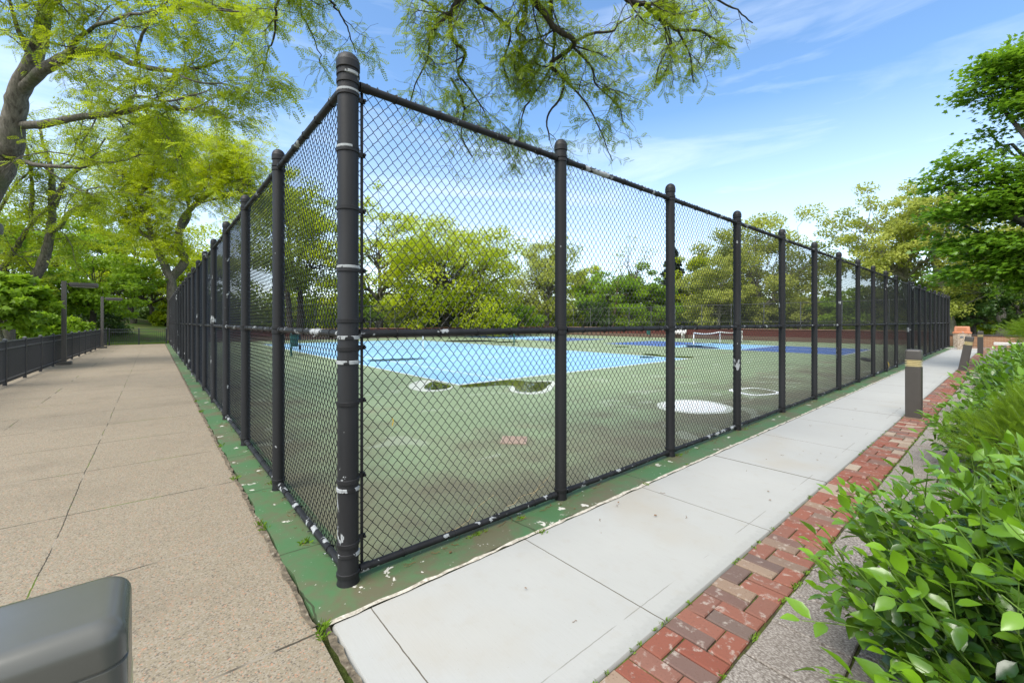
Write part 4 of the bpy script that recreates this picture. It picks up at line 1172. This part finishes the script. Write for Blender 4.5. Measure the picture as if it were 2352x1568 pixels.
def conifer():
    b = PT(1545, 740, 68); b[2] = -.1; top = PT(1545, 568, 68)[2]
    T = empty('conifer_tree', tuple(b), 'dark conifer with a pointed top behind the third post', 'tree', TG)
    n = 7000; u = rng.uniform(0, 1, n)**.75; z = 1+u*(top-1); rr = (1-u)**.8*4.0+.15
    a = rng.uniform(0, 2*math.pi, n); lay = .75+.25*np.sin(z*4.2+a*2); r_ = rr*rng.uniform(.3, 1, n)**.5*lay
    P = np.stack([r_*np.cos(a), r_*np.sin(a), z-.25*r_], 1); D = nrm(np.stack([np.cos(a), np.sin(a), -.35+0*a], 1)+rng.normal(0, .3, (n, 3)))
    MB().inst(DIAM[0], DIAM[1], P, frames(D, nrm(np.array([0, 0, 1.])+rng.normal(0, .3, (n, 3)))), rng.uniform(.3, .65, n), rng.uniform(0, 1, n)).build('crown', M['lf_conifer'], T, smooth=True)
    MB().tube([(0, 0, 0), (0, 0, top*.95)], [.3, .04], 8).build('trunk', M['bark_dark'], T)
conifer()
# hedge row right behind the far walls
HG = 'bushes behind the far walls'
hs = [('yellowish bush behind the wall below the open branched tree', 850), ('green bush behind the wall left of the tennis net strap', 935), ('dark bush behind the wall under the domed tree', 1020), ('green bush behind the wall under the right side of the domed tree', 1105), ('bush behind the wall left of the second post', 1190), ('bush behind the wall corner right of the second post', 1290), ('bush at the foot of the utility pole', 1370), ('bush behind the wall right of the utility pole', 1450), ('bush behind the wall beside the third post', 1540)]
for i, (lb, x) in enumerate(hs):
    d = 47 if x < 1240 else 58
    tree_px('bush', lb, x, 722, 52, 33, d, -.1, 26, 4200, .24, ('lf_mid', 'lf_yellow', 'lf_dark', 'lf_mid')[i % 4], 'bark_dark', .12, .34, group=HG, cat='bush')
for lb, x, d in (('pale bush behind the white bench', 1640, 54), ('pale bush behind the wall between the fourth and fifth posts', 1740, 50), ('pale bush behind the wall between the fifth and sixth posts', 1835, 47)):
    tree_px('bush', lb, x, 715, 62, 40, d, -.1, 30, 5200, .24, 'lf_pale', 'bark_dark', .12, .34, group=HG, cat='bush')
for lb, x, d in (('mixed bush behind the far wall between the sixth and eighth posts', 1930, 44), ('bush behind the far wall near the gate', 2010, 44), ('bush behind the far wall beyond the gate', 2090, 44)):
    tree_px('bush', lb, x, 700, 62, 52, d, -.1, 34, 6500, .24, 'lf_mid' if x != 2010 else 'lf_pale', 'bark_dark', .12, .34, group=HG, cat='bush')

# trees beyond the far right end
tree_px('sycamore_tree', 'tall pale sycamore with grey limbs rising above the gate end of the right fence', 2060, 565, 130, 125, 42, -.1, 130, 22000, .27, 'lf_pale', 'bark_pale', .35, .19, shell=.32, limbs=8, group=TG, dx=70)
tree_px('sycamore_tree', 'pale sycamore with a sparse raised tip left of the maple', 2130, 510, 85, 95, 40, -.1, 60, 7500, .26, 'lf_pale', 'bark_pale', .3, .20, shell=.32, group=TG, dx=60)
tree_px('shade_tree', 'pale green tree glimpsed behind the maple branches at the right edge', 2300, 590, 120, 150, 36, -.1, 80, 15000, .24, 'lf_pale', 'bark_grey', .3, group=TG)
tree_px('shade_tree', 'shaded green tree behind the dome shaped maple', 2230, 670, 130, 60, 46, -.1, 50, 9000, .28, 'lf_mid', 'bark_dark', .3, group=TG)
tree_px('shade_tree', 'dark leaved tree at the right edge above the yellow green shrub', 2370, 690, 80, 70, 30, -.1, 40, 8000, .2, 'lf_dark', 'bark_dark', .2, group=TG)
# dome maple beyond the brick wall
c = PT(2238, 716, 40.0)
crown_tree('dome_maple_tree', 'dome shaped light green maple in layers behind the low brick wall', (c[0], c[1], -.05), c, (2.55, 2.55, 2.15), 150, 6500, .26, 'lf_mapleb', 'bark_grey', .12, .17, MAPLE, flat=.28, shell=.22, lower=-.75, up=1.5)
# near maple on the right: branches reach in over the shrubs
MG = 'maple branches'
def near_maple():
    b = np.array([16.0, -4.6, -.02]); T = empty('maple_tree', tuple(b), 'green maple reaching in from the right edge above the shrubs', 'tree')
    lobes = [ # px, py, distance, half w, half h
        (2285, 165, 11.5, 75, 45), (2345, 130, 11.3, 70, 60), (2240, 205, 11.6, 50, 26), (2350, 250, 11.2, 60, 30), (2300, 215, 11.5, 50, 34),
        (2215, 370, 11.5, 45, 45), (2260, 400, 11.2, 70, 40), (2170, 420, 11.8, 45, 26), (2200, 475, 11.4, 70, 40), (2290, 470, 11.0, 90, 50), (2340, 420, 10.8, 60, 50),
        (2190, 545, 11.6, 55, 34), (2250, 560, 11.2, 80, 42), (2330, 560, 10.6, 80, 50), (2210, 620, 11.6, 60, 30), (2290, 610, 11.0, 80, 34), (2350, 630, 10.6, 60, 40), (2300, 340, 12.2, 30, 24), (2270, 300, 12, 24, 16), 
        (2420, 200, 11, 90, 110), (2430, 420, 10.6, 100, 120), (2440, 600, 10.4, 100, 90), (2150, 490, 11.8, 22, 14), (2135, 410, 12, 16, 12)]
    m = MB(); P = []; N = []; D = []; TT = []
    fork = b+np.array([-.3, .3, 2.6])
    m.tube(wander(b, fork, 6, .02)-b, np.linspace(.26, .19, 6), 10)
    for (px, py, d, hw, hh) in lobes:
        d *= 1.15
        c = PT(px, py, d); rx, rz = hw/973*d, hh/973*d
        q0 = c + np.array([1.3, -.5, -.25]); br_ = np.concatenate([wander(fork, q0, 6, .05, -.04), wander(q0, c, 5, .06)[1:]]); m.tube(br_-b, np.linspace(.085, .012, len(br_)), 6, caps=False)
        k = max(3, int(hw*hh/170)); sc = c+nrm(rng.normal(0, 1, (k, 3)))*(rng.uniform(0, 1, k)**.5)[:, None]*np.array([rx*.85, rx*.85, rz*.8])
        for s in sc:
            m.tube(wander(br_[-4], s, 4, .08)-b, np.linspace(.012, .004, 4), 4, caps=False)
            n = 52; g = rng.normal(0, 1, (n, 3))*np.array([.24, .24, .075]); out = nrm(s-np.array([18, -5, 3.0]))
            P.append(s+g+np.outer(-.25*np.linalg.norm(g[:, :2], axis=1), [0, 0, 1])); TT.append(np.clip(rng.normal(.45, .22)+rng.normal(0, .15, n), 0, 1))
            N.append(nrm(np.array([0, 0, 1.1])+rng.normal(0, .42, (n, 3)))); D.append(nrm(out*.5+g*2+np.array([0, 0, -.35])))
    P = np.concatenate(P); n = len(P)
    MB().inst(MAPLE[0], MAPLE[1], P-b, frames(np.concatenate(D), np.concatenate(N)), .135*rng.uniform(.6, 1.25, n), np.concatenate(TT)).build('crown', M['lf_maple'], T, smooth=True)
    m.build('trunk', M['bark_dark'], T, smooth=True); print('maple leaves', n)
near_maple()

# ---- left woods behind the picket fence and the cross fence
LG = 'trees and bushes behind the picket fence'
tree_px('sapling_tree', 'bright green maple sapling at the left edge above the picket fence', -5, 700, 90, 75, 13.2, -.1, 60, 7000, .17, 'lf_mid', 'bark_pale', .09, .26, MAPLE, flat=.35, group=LG)
tree_px('shade_tree', 'green tree behind the nearest street lamp', 215, 655, 115, 85, 30, -.1, 70, 11000, .24, 'lf_mid', 'bark_dark', .2, .26, flat=.4, group=LG)
tree_px('shade_tree', 'yellow green tree above the far street lamp', 300, 615, 110, 75, 43, -.1, 70, 12000, .27, 'lf_locust', 'bark_dark', .25, .24, flat=.4, group=LG)
tree_px('shade_tree', 'light green tree over the cross fence, its boughs before a dark hollow', 335, 668, 95, 50, 44, .3, 45, 8000, .24, 'lf_locust', 'bark_dark', .22, .24, flat=.35, group=LG, dx=30)
tree_px('shade_tree', 'olive tree in the distance behind the forked locust', 120, 560, 150, 90, 58, -.1, 70, 12000, .36, 'lf_locust', 'bark_dark', .3, group=LG)
tree_px('shade_tree', 'green tree in the gap between the forked locust and the far locust', 250, 545, 70, 70, 54, -.1, 40, 6000, .32, 'lf_mid', 'bark_dark', .25, group=LG)
tree_px('shade_tree', 'yellow green tree behind the far end of the left fence', 470, 600, 130, 90, 58, -.1, 70, 12000, .34, 'lf_yellow', 'bark_dark', .3, group=LG)
tree_px('shade_tree', 'dense green tree at left behind the sapling', -20, 620, 130, 120, 26, -.1, 80, 13000, .24, 'lf_mid', 'bark_dark', .2, group=LG)
for i, (lb, x, y, hw, hh, d, mt) in enumerate((
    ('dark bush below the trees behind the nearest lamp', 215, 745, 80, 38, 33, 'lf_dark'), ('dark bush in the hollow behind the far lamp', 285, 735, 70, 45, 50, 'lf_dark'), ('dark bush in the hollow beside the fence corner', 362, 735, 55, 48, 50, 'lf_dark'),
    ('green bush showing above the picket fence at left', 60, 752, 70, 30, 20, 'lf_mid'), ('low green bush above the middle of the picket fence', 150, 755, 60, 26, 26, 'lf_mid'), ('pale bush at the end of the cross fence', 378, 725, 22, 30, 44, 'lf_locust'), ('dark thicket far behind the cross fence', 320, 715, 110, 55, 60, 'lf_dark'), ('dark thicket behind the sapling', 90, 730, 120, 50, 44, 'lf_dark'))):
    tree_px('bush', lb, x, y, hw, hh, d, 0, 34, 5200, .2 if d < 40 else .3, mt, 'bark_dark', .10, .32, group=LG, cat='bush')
# ================================================================== PLANTING ALONG THE SIDEWALK
def shoot_shrub(name, label, c, radii, n_shoot, leaf, mat, slen=(.35, .75), step=.034, inner=900, lean=(0, 0, 0), region=None, twig_r=.0032, lower=-.1, cat='shrub', group=None, spray=.25):
    c = np.asarray(c, float); radii = np.asarray(radii, float)
    org = np.array([c[0], c[1], 0]); T = empty(name, tuple(org), label, cat, group)
    st = MB(); P = []; D = []; N = []; TT = []; S = []
    k = 0
    while k < n_shoot:
        d = nrm(rng.normal(0, 1, 3))
        if d[2] < lower: continue
        tip = c + d*radii*rng.uniform(.80, 1.06)
        if region is not None and not region(tip): continue
        k += 1
        l = rng.uniform(*slen); dirn = nrm(nrm(d/radii)*.75 + np.array([0, 0, .35]) + np.array(lean) + rng.normal(0, spray, 3))
        base = tip - dirn*l*.95 - np.array([0, 0, .10*l])
        mid = (base+tip)/2 + np.array([0, 0, .05*l]) + rng.normal(0, .02, 3)
        q = spline([base, mid, tip], 5); st.tube(q-org, np.linspace(twig_r, twig_r*.45, len(q)), 5, caps=False)
        cum = np.linspace(0, 1, len(q)); nf = int(l*.85/step); u = np.linspace(.12, 1.0, nf)
        kk = np.minimum(len(q)-2, (u*(len(q)-1)).astype(int)); pp = q[kk] + (q[kk+1]-q[kk])*((u*(len(q)-1))-kk)[:, None]
        ax = nrm(q[kk+1]-q[kk]); hd = nrm(np.cross(ax, [0, 0, 1.])); up = np.cross(hd, ax)
        ph = np.arange(nf)*2.4 + rng.uniform(0, 6)
        side = hd*np.cos(ph)[:, None] + up*np.sin(ph)[:, None]*.55
        fd = nrm(ax*.55 + side*.85 + np.array([0, 0, -.12]) + rng.normal(0, .18, (nf, 3)))
        fd[-1] = nrm(ax[-1] + rng.normal(0, .1, 3))
        P.append(pp); D.append(fd); N.append(nrm(np.array([0, 0, 1.])+ax*-.25+rng.normal(0, .33, (nf, 3))))
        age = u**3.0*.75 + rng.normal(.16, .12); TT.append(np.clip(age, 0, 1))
        S.append(leaf*rng.uniform(.8, 1.2)*(.75+.35*np.sin(np.clip(u, 0, 1)*2.6))*rng.uniform(.85, 1.15, nf))
    # inner leaves, kept to the dark end of the tint
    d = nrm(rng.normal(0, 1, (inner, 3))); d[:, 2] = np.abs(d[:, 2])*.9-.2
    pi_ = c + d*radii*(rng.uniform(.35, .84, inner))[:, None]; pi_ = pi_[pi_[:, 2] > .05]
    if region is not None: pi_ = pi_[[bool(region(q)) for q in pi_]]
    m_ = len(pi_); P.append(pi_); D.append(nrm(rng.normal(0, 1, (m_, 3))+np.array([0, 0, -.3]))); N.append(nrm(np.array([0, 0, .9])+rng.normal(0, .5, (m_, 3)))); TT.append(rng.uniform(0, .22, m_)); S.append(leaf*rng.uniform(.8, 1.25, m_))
    # branches from the ground
    for i in range(26):
        a = c + nrm(rng.normal(0, 1, 3))*radii*.7; a[2] = abs(a[2]-c[2])+c[2]*.7
        b = np.array([c[0]+rng.normal(0, radii[0]*.3), c[1]+rng.normal(0, radii[1]*.3), -.01])
        st.tube(wander(b, a, 6, .05)-org, np.linspace(.011, .004, 6), 5, caps=False)
    P = np.concatenate(P); n = len(P)
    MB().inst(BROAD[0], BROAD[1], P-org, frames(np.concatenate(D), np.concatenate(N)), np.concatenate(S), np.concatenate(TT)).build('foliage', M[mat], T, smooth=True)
    st.build('stems', M['stem_green'], T, smooth=True)
    print(name, n)
    return T
def clear_view(p):           # nothing grows into the standing place of the viewpoint
    return math.hypot(p[0]-CAM[0], p[1]-CAM[1]) > 1.15 and p[0] > -.2
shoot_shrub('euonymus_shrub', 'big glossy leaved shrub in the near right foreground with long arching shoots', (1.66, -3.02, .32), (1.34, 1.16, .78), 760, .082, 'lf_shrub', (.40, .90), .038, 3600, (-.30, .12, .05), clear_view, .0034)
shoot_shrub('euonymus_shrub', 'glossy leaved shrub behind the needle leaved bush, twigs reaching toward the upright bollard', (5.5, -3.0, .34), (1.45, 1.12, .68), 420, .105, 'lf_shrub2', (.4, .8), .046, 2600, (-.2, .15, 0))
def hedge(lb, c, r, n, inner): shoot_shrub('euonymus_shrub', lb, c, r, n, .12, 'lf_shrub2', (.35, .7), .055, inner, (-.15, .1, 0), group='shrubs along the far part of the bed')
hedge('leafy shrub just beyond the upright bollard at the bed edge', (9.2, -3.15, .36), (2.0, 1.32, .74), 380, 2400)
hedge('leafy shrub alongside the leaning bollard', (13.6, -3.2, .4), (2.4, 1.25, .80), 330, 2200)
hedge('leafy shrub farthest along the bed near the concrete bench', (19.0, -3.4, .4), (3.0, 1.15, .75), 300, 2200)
# low spirea and yew
shoot_shrub('spirea_shrub', 'small low shrub with tiny yellow green leaves beside the pavers', (2.95, -2.72, .16), (.62, .58, .34), 260, .032, 'lf_spirea', (.15, .32), .016, 900, twig_r=.0016)
def yew(label, c, radii, n, size, mat='lf_yew'):
    c = np.array(c); radii = np.array(radii); org = np.array([c[0], c[1], 0]); T = empty('yew_shrub', tuple(org), label, 'shrub')
    d = nrm(rng.normal(0, 1, (n, 3))); d[:, 2] = np.where(d[:, 2] < -.35, -d[:, 2], d[:, 2])
    lump = 1+.12*np.sin(d[:, 0]*7+1)*np.cos(d[:, 1]*6)+.1*np.sin(d[:, 2]*9)
    P = c + d*radii*(rng.uniform(.45, 1, n)**.45*lump)[:, None]
    D = nrm(d*.8+np.array([0, 0, .35])+rng.normal(0, .38, (n, 3))); N = nrm(np.array([0, 0, 1.])+rng.normal(0, .5, (n, 3)))
    rr = np.linalg.norm((P-c)/radii, axis=1)
    MB().inst(NEEDLE[0], NEEDLE[1], P-org, frames(D, N), size*rng.uniform(.7, 1.3, n), np.clip(rng.normal(.5, .22, n), 0, 1)).build('foliage', M[mat], T, smooth=False)
    m = MB()
    for i in range(40):
        a = c + nrm(rng.normal(0, 1, 3))*radii*.8; a[2] = max(a[2], .1)
        m.tube(wander(org, a, 6, .06)-org, np.linspace(.016, .004, 6), 5, caps=False)
    m.build('stems', M['bark_dark'], T, smooth=True)
yew('needle leaved yew with bright tips between the two glossy shrubs', (3.55, -2.86, .62), (.66, .66, .46), 5200, .085)
yew('bright yellow green feathery shrub at the right edge before the brick wall', (24.5, -4.3, 1.0), (2.0, 1.9, 1.0), 5200, .26, 'lf_spirea')
# ================================================================== SMALL NATURAL STUFF
def tuft(P, h, n, mat, name, label):
    m = MB()
    for (x, y, s) in P:
        k = n
        a = rng.uniform(0, 2*math.pi, k); l = h*s*rng.uniform(.4, 1.2, k); b = np.stack([x+rng.normal(0, .012*s+.004, k), y+rng.normal(0, .012*s+.004, k), np.full(k, .002)], 1)
        out = np.stack([np.cos(a), np.sin(a), 0*a], 1); sd = np.stack([-np.sin(a), np.cos(a), 0*a], 1)*.0022
        v = np.stack([b-sd, b+sd, b+out*(l*.3)[:, None]+np.array([0, 0, 1])*(l*.65)[:, None]+sd*.7, b+out*(l*.85)[:, None]+np.array([0, 0, 1])*(l*.8)[:, None]], 1).reshape(-1, 3)
        i = (np.arange(k)*4)[:, None]; m.add(v, i+np.array([0, 1, 2, 3]), np.repeat(rng.uniform(.3, 1, k), 4))
    tag(m.build(name, mat, smooth=True), label, 'grass', kind='stuff')
M['grass'] = leafmat('grass_blade', (.07, .15, .012), (.17, .29, .02), (.3, .45, .03), .3)
pts = [(-.235, -.31, .9), (-.245, -.35, .6), (-.22, -.27, .5)] + [(-.25+rng.normal(0, .006), y, rng.uniform(.4, .9)) for y in (2.32, 3.66, 4.9, 1.02, 1.1, 6.2, 3.7, 7.4)]
pts += [(x, -.285+.012*rng.normal(), rng.uniform(.3, .7)) for x in (1.22, 1.25, 2.6, 3.4, 5.2, 7.0)]
pts += [(.86+rng.normal(0, .05), -.035, .5) for _ in range(5)] + [(1.27, -.05, .6), (3.6, -.06, .7), (3.66, -.05, .5), (5.4, -.07, .7), (-.02, 1.95, .7), (-.06, .62, .8), (-.1, .62, .7)]
pts += [(x, y, .3) for x, y in zip(rng.uniform(.3, 9, 60), -1.668+rng.normal(0, .004, 60))] + [(x, y, .25) for x, y in zip(rng.uniform(.5, 9, 40), -1.343+rng.normal(0, .003, 40))]
tuft(pts, .055, 16, M['grass'], 'joint_grass', 'small grass tufts and moss growing in the paving joints')
# grass slope behind the cross fence
gp_ = np.stack([rng.uniform(-4.2, .4, 2600), 35.35+rng.uniform(0, 1, 2600)**1.4*5], 1)
tuft([(x, y, 1.6) for x, y in gp_[:900]], .06, 5, M['grass'], 'lawn_grass', 'short green grass behind the cross fence')
# dry litter
m = MB()
def bit(x, y, l, a, z=.016, r=.0016, curl=.3):
    p = np.array([(x+math.cos(a)*l*t+.2*l*curl*math.sin(t*5)*math.sin(a), y+math.sin(a)*l*t-.2*l*curl*math.sin(t*5)*math.cos(a), z+.004*math.sin(t*9)) for t in np.linspace(0, 1, 7)])
    m.tube(p, r, 4, caps=False)
for _ in range(150): bit(rng.uniform(.1, 12), rng.normal(-.045, .02), rng.uniform(.02, .10), rng.normal(0, .5), rng.uniform(.014, .022), rng.uniform(.0008, .002))
for _ in range(50): bit(rng.normal(-.05, .02), rng.uniform(.1, 9), rng.uniform(.02, .07), rng.normal(1.57, .5), .016, .0012)
for _ in range(12): bit(rng.uniform(.2, 9), rng.uniform(-1.25, -.4), rng.uniform(.015, .05), rng.uniform(0, 6), .009, .0013, .8)
tag(m.build('twig_litter', M['dead_leaf'], smooth=True), 'dry brown twig bits scattered along the fence foot and sidewalk', 'litter', kind='stuff')
m = MB()
for (p0, p1) in (((.55, .02, .03), (1.10, .06, .20)), ((1.2, .02, .10), (1.62, .05, .14)), ((1.45, .03, .1), (1.72, .06, .22)), ((.9, .03, .03), (1.3, .12, .02))):
    m.tube(wander(p0, p1, 7, .03), .0018, 4, caps=False)
tag(m.build('dry_straw', M['straw'], smooth=True), 'few dry straws caught in the bottom of the chain link', 'litter', kind='stuff')
m = MB(); k = 240
xy = np.concatenate([np.stack([rng.uniform(.3, 14, k//2), rng.uniform(.2, 6, k//2)], 1), np.stack([rng.uniform(.1, 9, k//2), rng.uniform(-1.3, -.06, k//2)], 1)])
P = np.column_stack([xy, np.full(len(xy), .018)]); n = len(P)
keepm = ~((P[:, 1] < 0) & (rng.uniform(0, 1, n) < .8)); P = P[keepm]; n = len(P)
m.inst(DIAM[0], DIAM[1], P, frames(nrm(rng.normal(0, 1, (n, 3))*np.array([1, 1, .1])), nrm(np.array([0, 0, 1.])+rng.normal(0, .25, (n, 3)))), rng.uniform(.010, .030, n), rng.uniform(0, 1, n))
tag(m.build('leaf_litter', M['dead_leaf'], smooth=True), 'scattered small dead leaves on the court and sidewalk', 'litter', kind='stuff')

# ================================================================== SKY, LIGHT, CAMERA
EL, AZ = 57, 262          # sun elevation, compass rotation
w = bpy.data.worlds.new('World'); SC.world = w; w.use_nodes = True
nt = w.node_tree; nt.nodes.clear()
sky = nt.nodes.new('ShaderNodeTexSky'); sky.sky_type = 'NISHITA'; sky.sun_disc = False
sky.sun_elevation = R(EL); sky.sun_rotation = R(AZ); sky.air_density = 1.0; sky.dust_density = .8; sky.ozone_density = 2.0
tc = nt.nodes.new('ShaderNodeTexCoord'); mp = nt.nodes.new('ShaderNodeMapping'); mp.inputs['Scale'].default_value = (1.3, 1.3, 9.0); mp.inputs['Rotation'].default_value = (0, 0, R(20))
n1 = nt.nodes.new('ShaderNodeTexNoise'); n1.inputs['Scale'].default_value = 1.5; n1.inputs['Detail'].default_value = 7; n1.inputs['Roughness'].default_value = .58; n1.inputs['Distortion'].default_value = .5
rp = nt.nodes.new('ShaderNodeMapRange'); rp.inputs['From Min'].default_value = .50; rp.inputs['From Max'].default_value = .82; rp.inputs['To Max'].default_value = CLOUD
mx = nt.nodes.new('ShaderNodeMix'); mx.data_type = 'RGBA'; mx.inputs[7].default_value = CLOUDCOL
bg = nt.nodes.new('ShaderNodeBackground'); bg.inputs['Strength'].default_value = SKYSTR
out = nt.nodes.new('ShaderNodeOutputWorld'); L = nt.links.new
L(tc.outputs['Generated'], mp.inputs[0]); L(mp.outputs[0], n1.inputs['Vector']); L(n1.outputs[0], rp.inputs[0])
sx = nt.nodes.new('ShaderNodeSeparateXYZ'); L(tc.outputs['Generated'], sx.inputs[0])
hz = nt.nodes.new('ShaderNodeMapRange'); L(sx.outputs[2], hz.inputs[0]); hz.inputs['From Min'].default_value = .0; hz.inputs['From Max'].default_value = .42; hz.inputs['To Min'].default_value = HAZE0; hz.inputs['To Max'].default_value = 0.0
mxx = nt.nodes.new('ShaderNodeMath'); mxx.operation = 'ADD'; mxx.use_clamp = True; L(rp.outputs[0], mxx.inputs[0]); L(hz.outputs[0], mxx.inputs[1])
dt = nt.nodes.new('ShaderNodeVectorMath'); dt.operation = 'DOT_PRODUCT'; dt.inputs[1].default_value = (-.646*.8, -.7633*.8, .75); L(tc.outputs['Generated'], dt.inputs[0])
ov_ = nt.nodes.new('ShaderNodeMapRange'); ov_.inputs['From Min'].default_value = .05; ov_.inputs['From Max'].default_value = .75; ov_.inputs['To Max'].default_value = .85; L(dt.outputs['Value'], ov_.inputs[0])  # extra white cloud overhead and behind the view, added to neutralise the skylight
mx2 = nt.nodes.new('ShaderNodeMath'); mx2.operation = 'MAXIMUM'; L(mxx.outputs[0], mx2.inputs[0]); L(ov_.outputs[0], mx2.inputs[1])
tintn = nt.nodes.new('ShaderNodeMix'); tintn.data_type = 'RGBA'; tintn.blend_type = 'MULTIPLY'; tintn.inputs[0].default_value = 1; tintn.inputs[7].default_value = SKYTINT
L(sky.outputs[0], tintn.inputs[6]); L(tintn.outputs[2], mx.inputs[6]); L(mx2.outputs[0], mx.inputs[0]); L(mx.outputs[2], bg.inputs[0]); L(bg.outputs[0], out.inputs[0])
sl_ = bpy.data.lights.new('sun', 'SUN'); sl_.energy = SUN; sl_.angle = R(35); sl_.color = (1, .95, .87)
so = bpy.data.objects.new('sun', sl_); COL.objects.link(so)
sd = Vector((math.sin(R(AZ))*math.cos(R(EL)), math.cos(R(AZ))*math.cos(R(EL)), math.sin(R(EL))))
so.rotation_euler = sd.to_track_quat('Z', 'Y').to_euler(); so.location = sd*50
cd = bpy.data.cameras.new('camera'); cd.sensor_width = 36; cd.lens = 973/2352*36; cd.shift_y = -45/2352; cd.clip_start = .05; cd.clip_end = 1500
co = bpy.data.objects.new('camera', cd); COL.objects.link(co); co.location = CAM; co.rotation_euler = (R(90), 0, -R(40.24)); SC.camera = co
SC.view_settings.view_transform = 'Standard'; SC.view_settings.look = 'None'; SC.view_settings.exposure = EXPO; SC.view_settings.gamma = 1
SC.cycles.max_bounces = 7; SC.cycles.diffuse_bounces = 3; SC.cycles.transparent_max_bounces = 6; SC.cycles.transmission_bounces = 4
SC.cycles.use_denoising = True
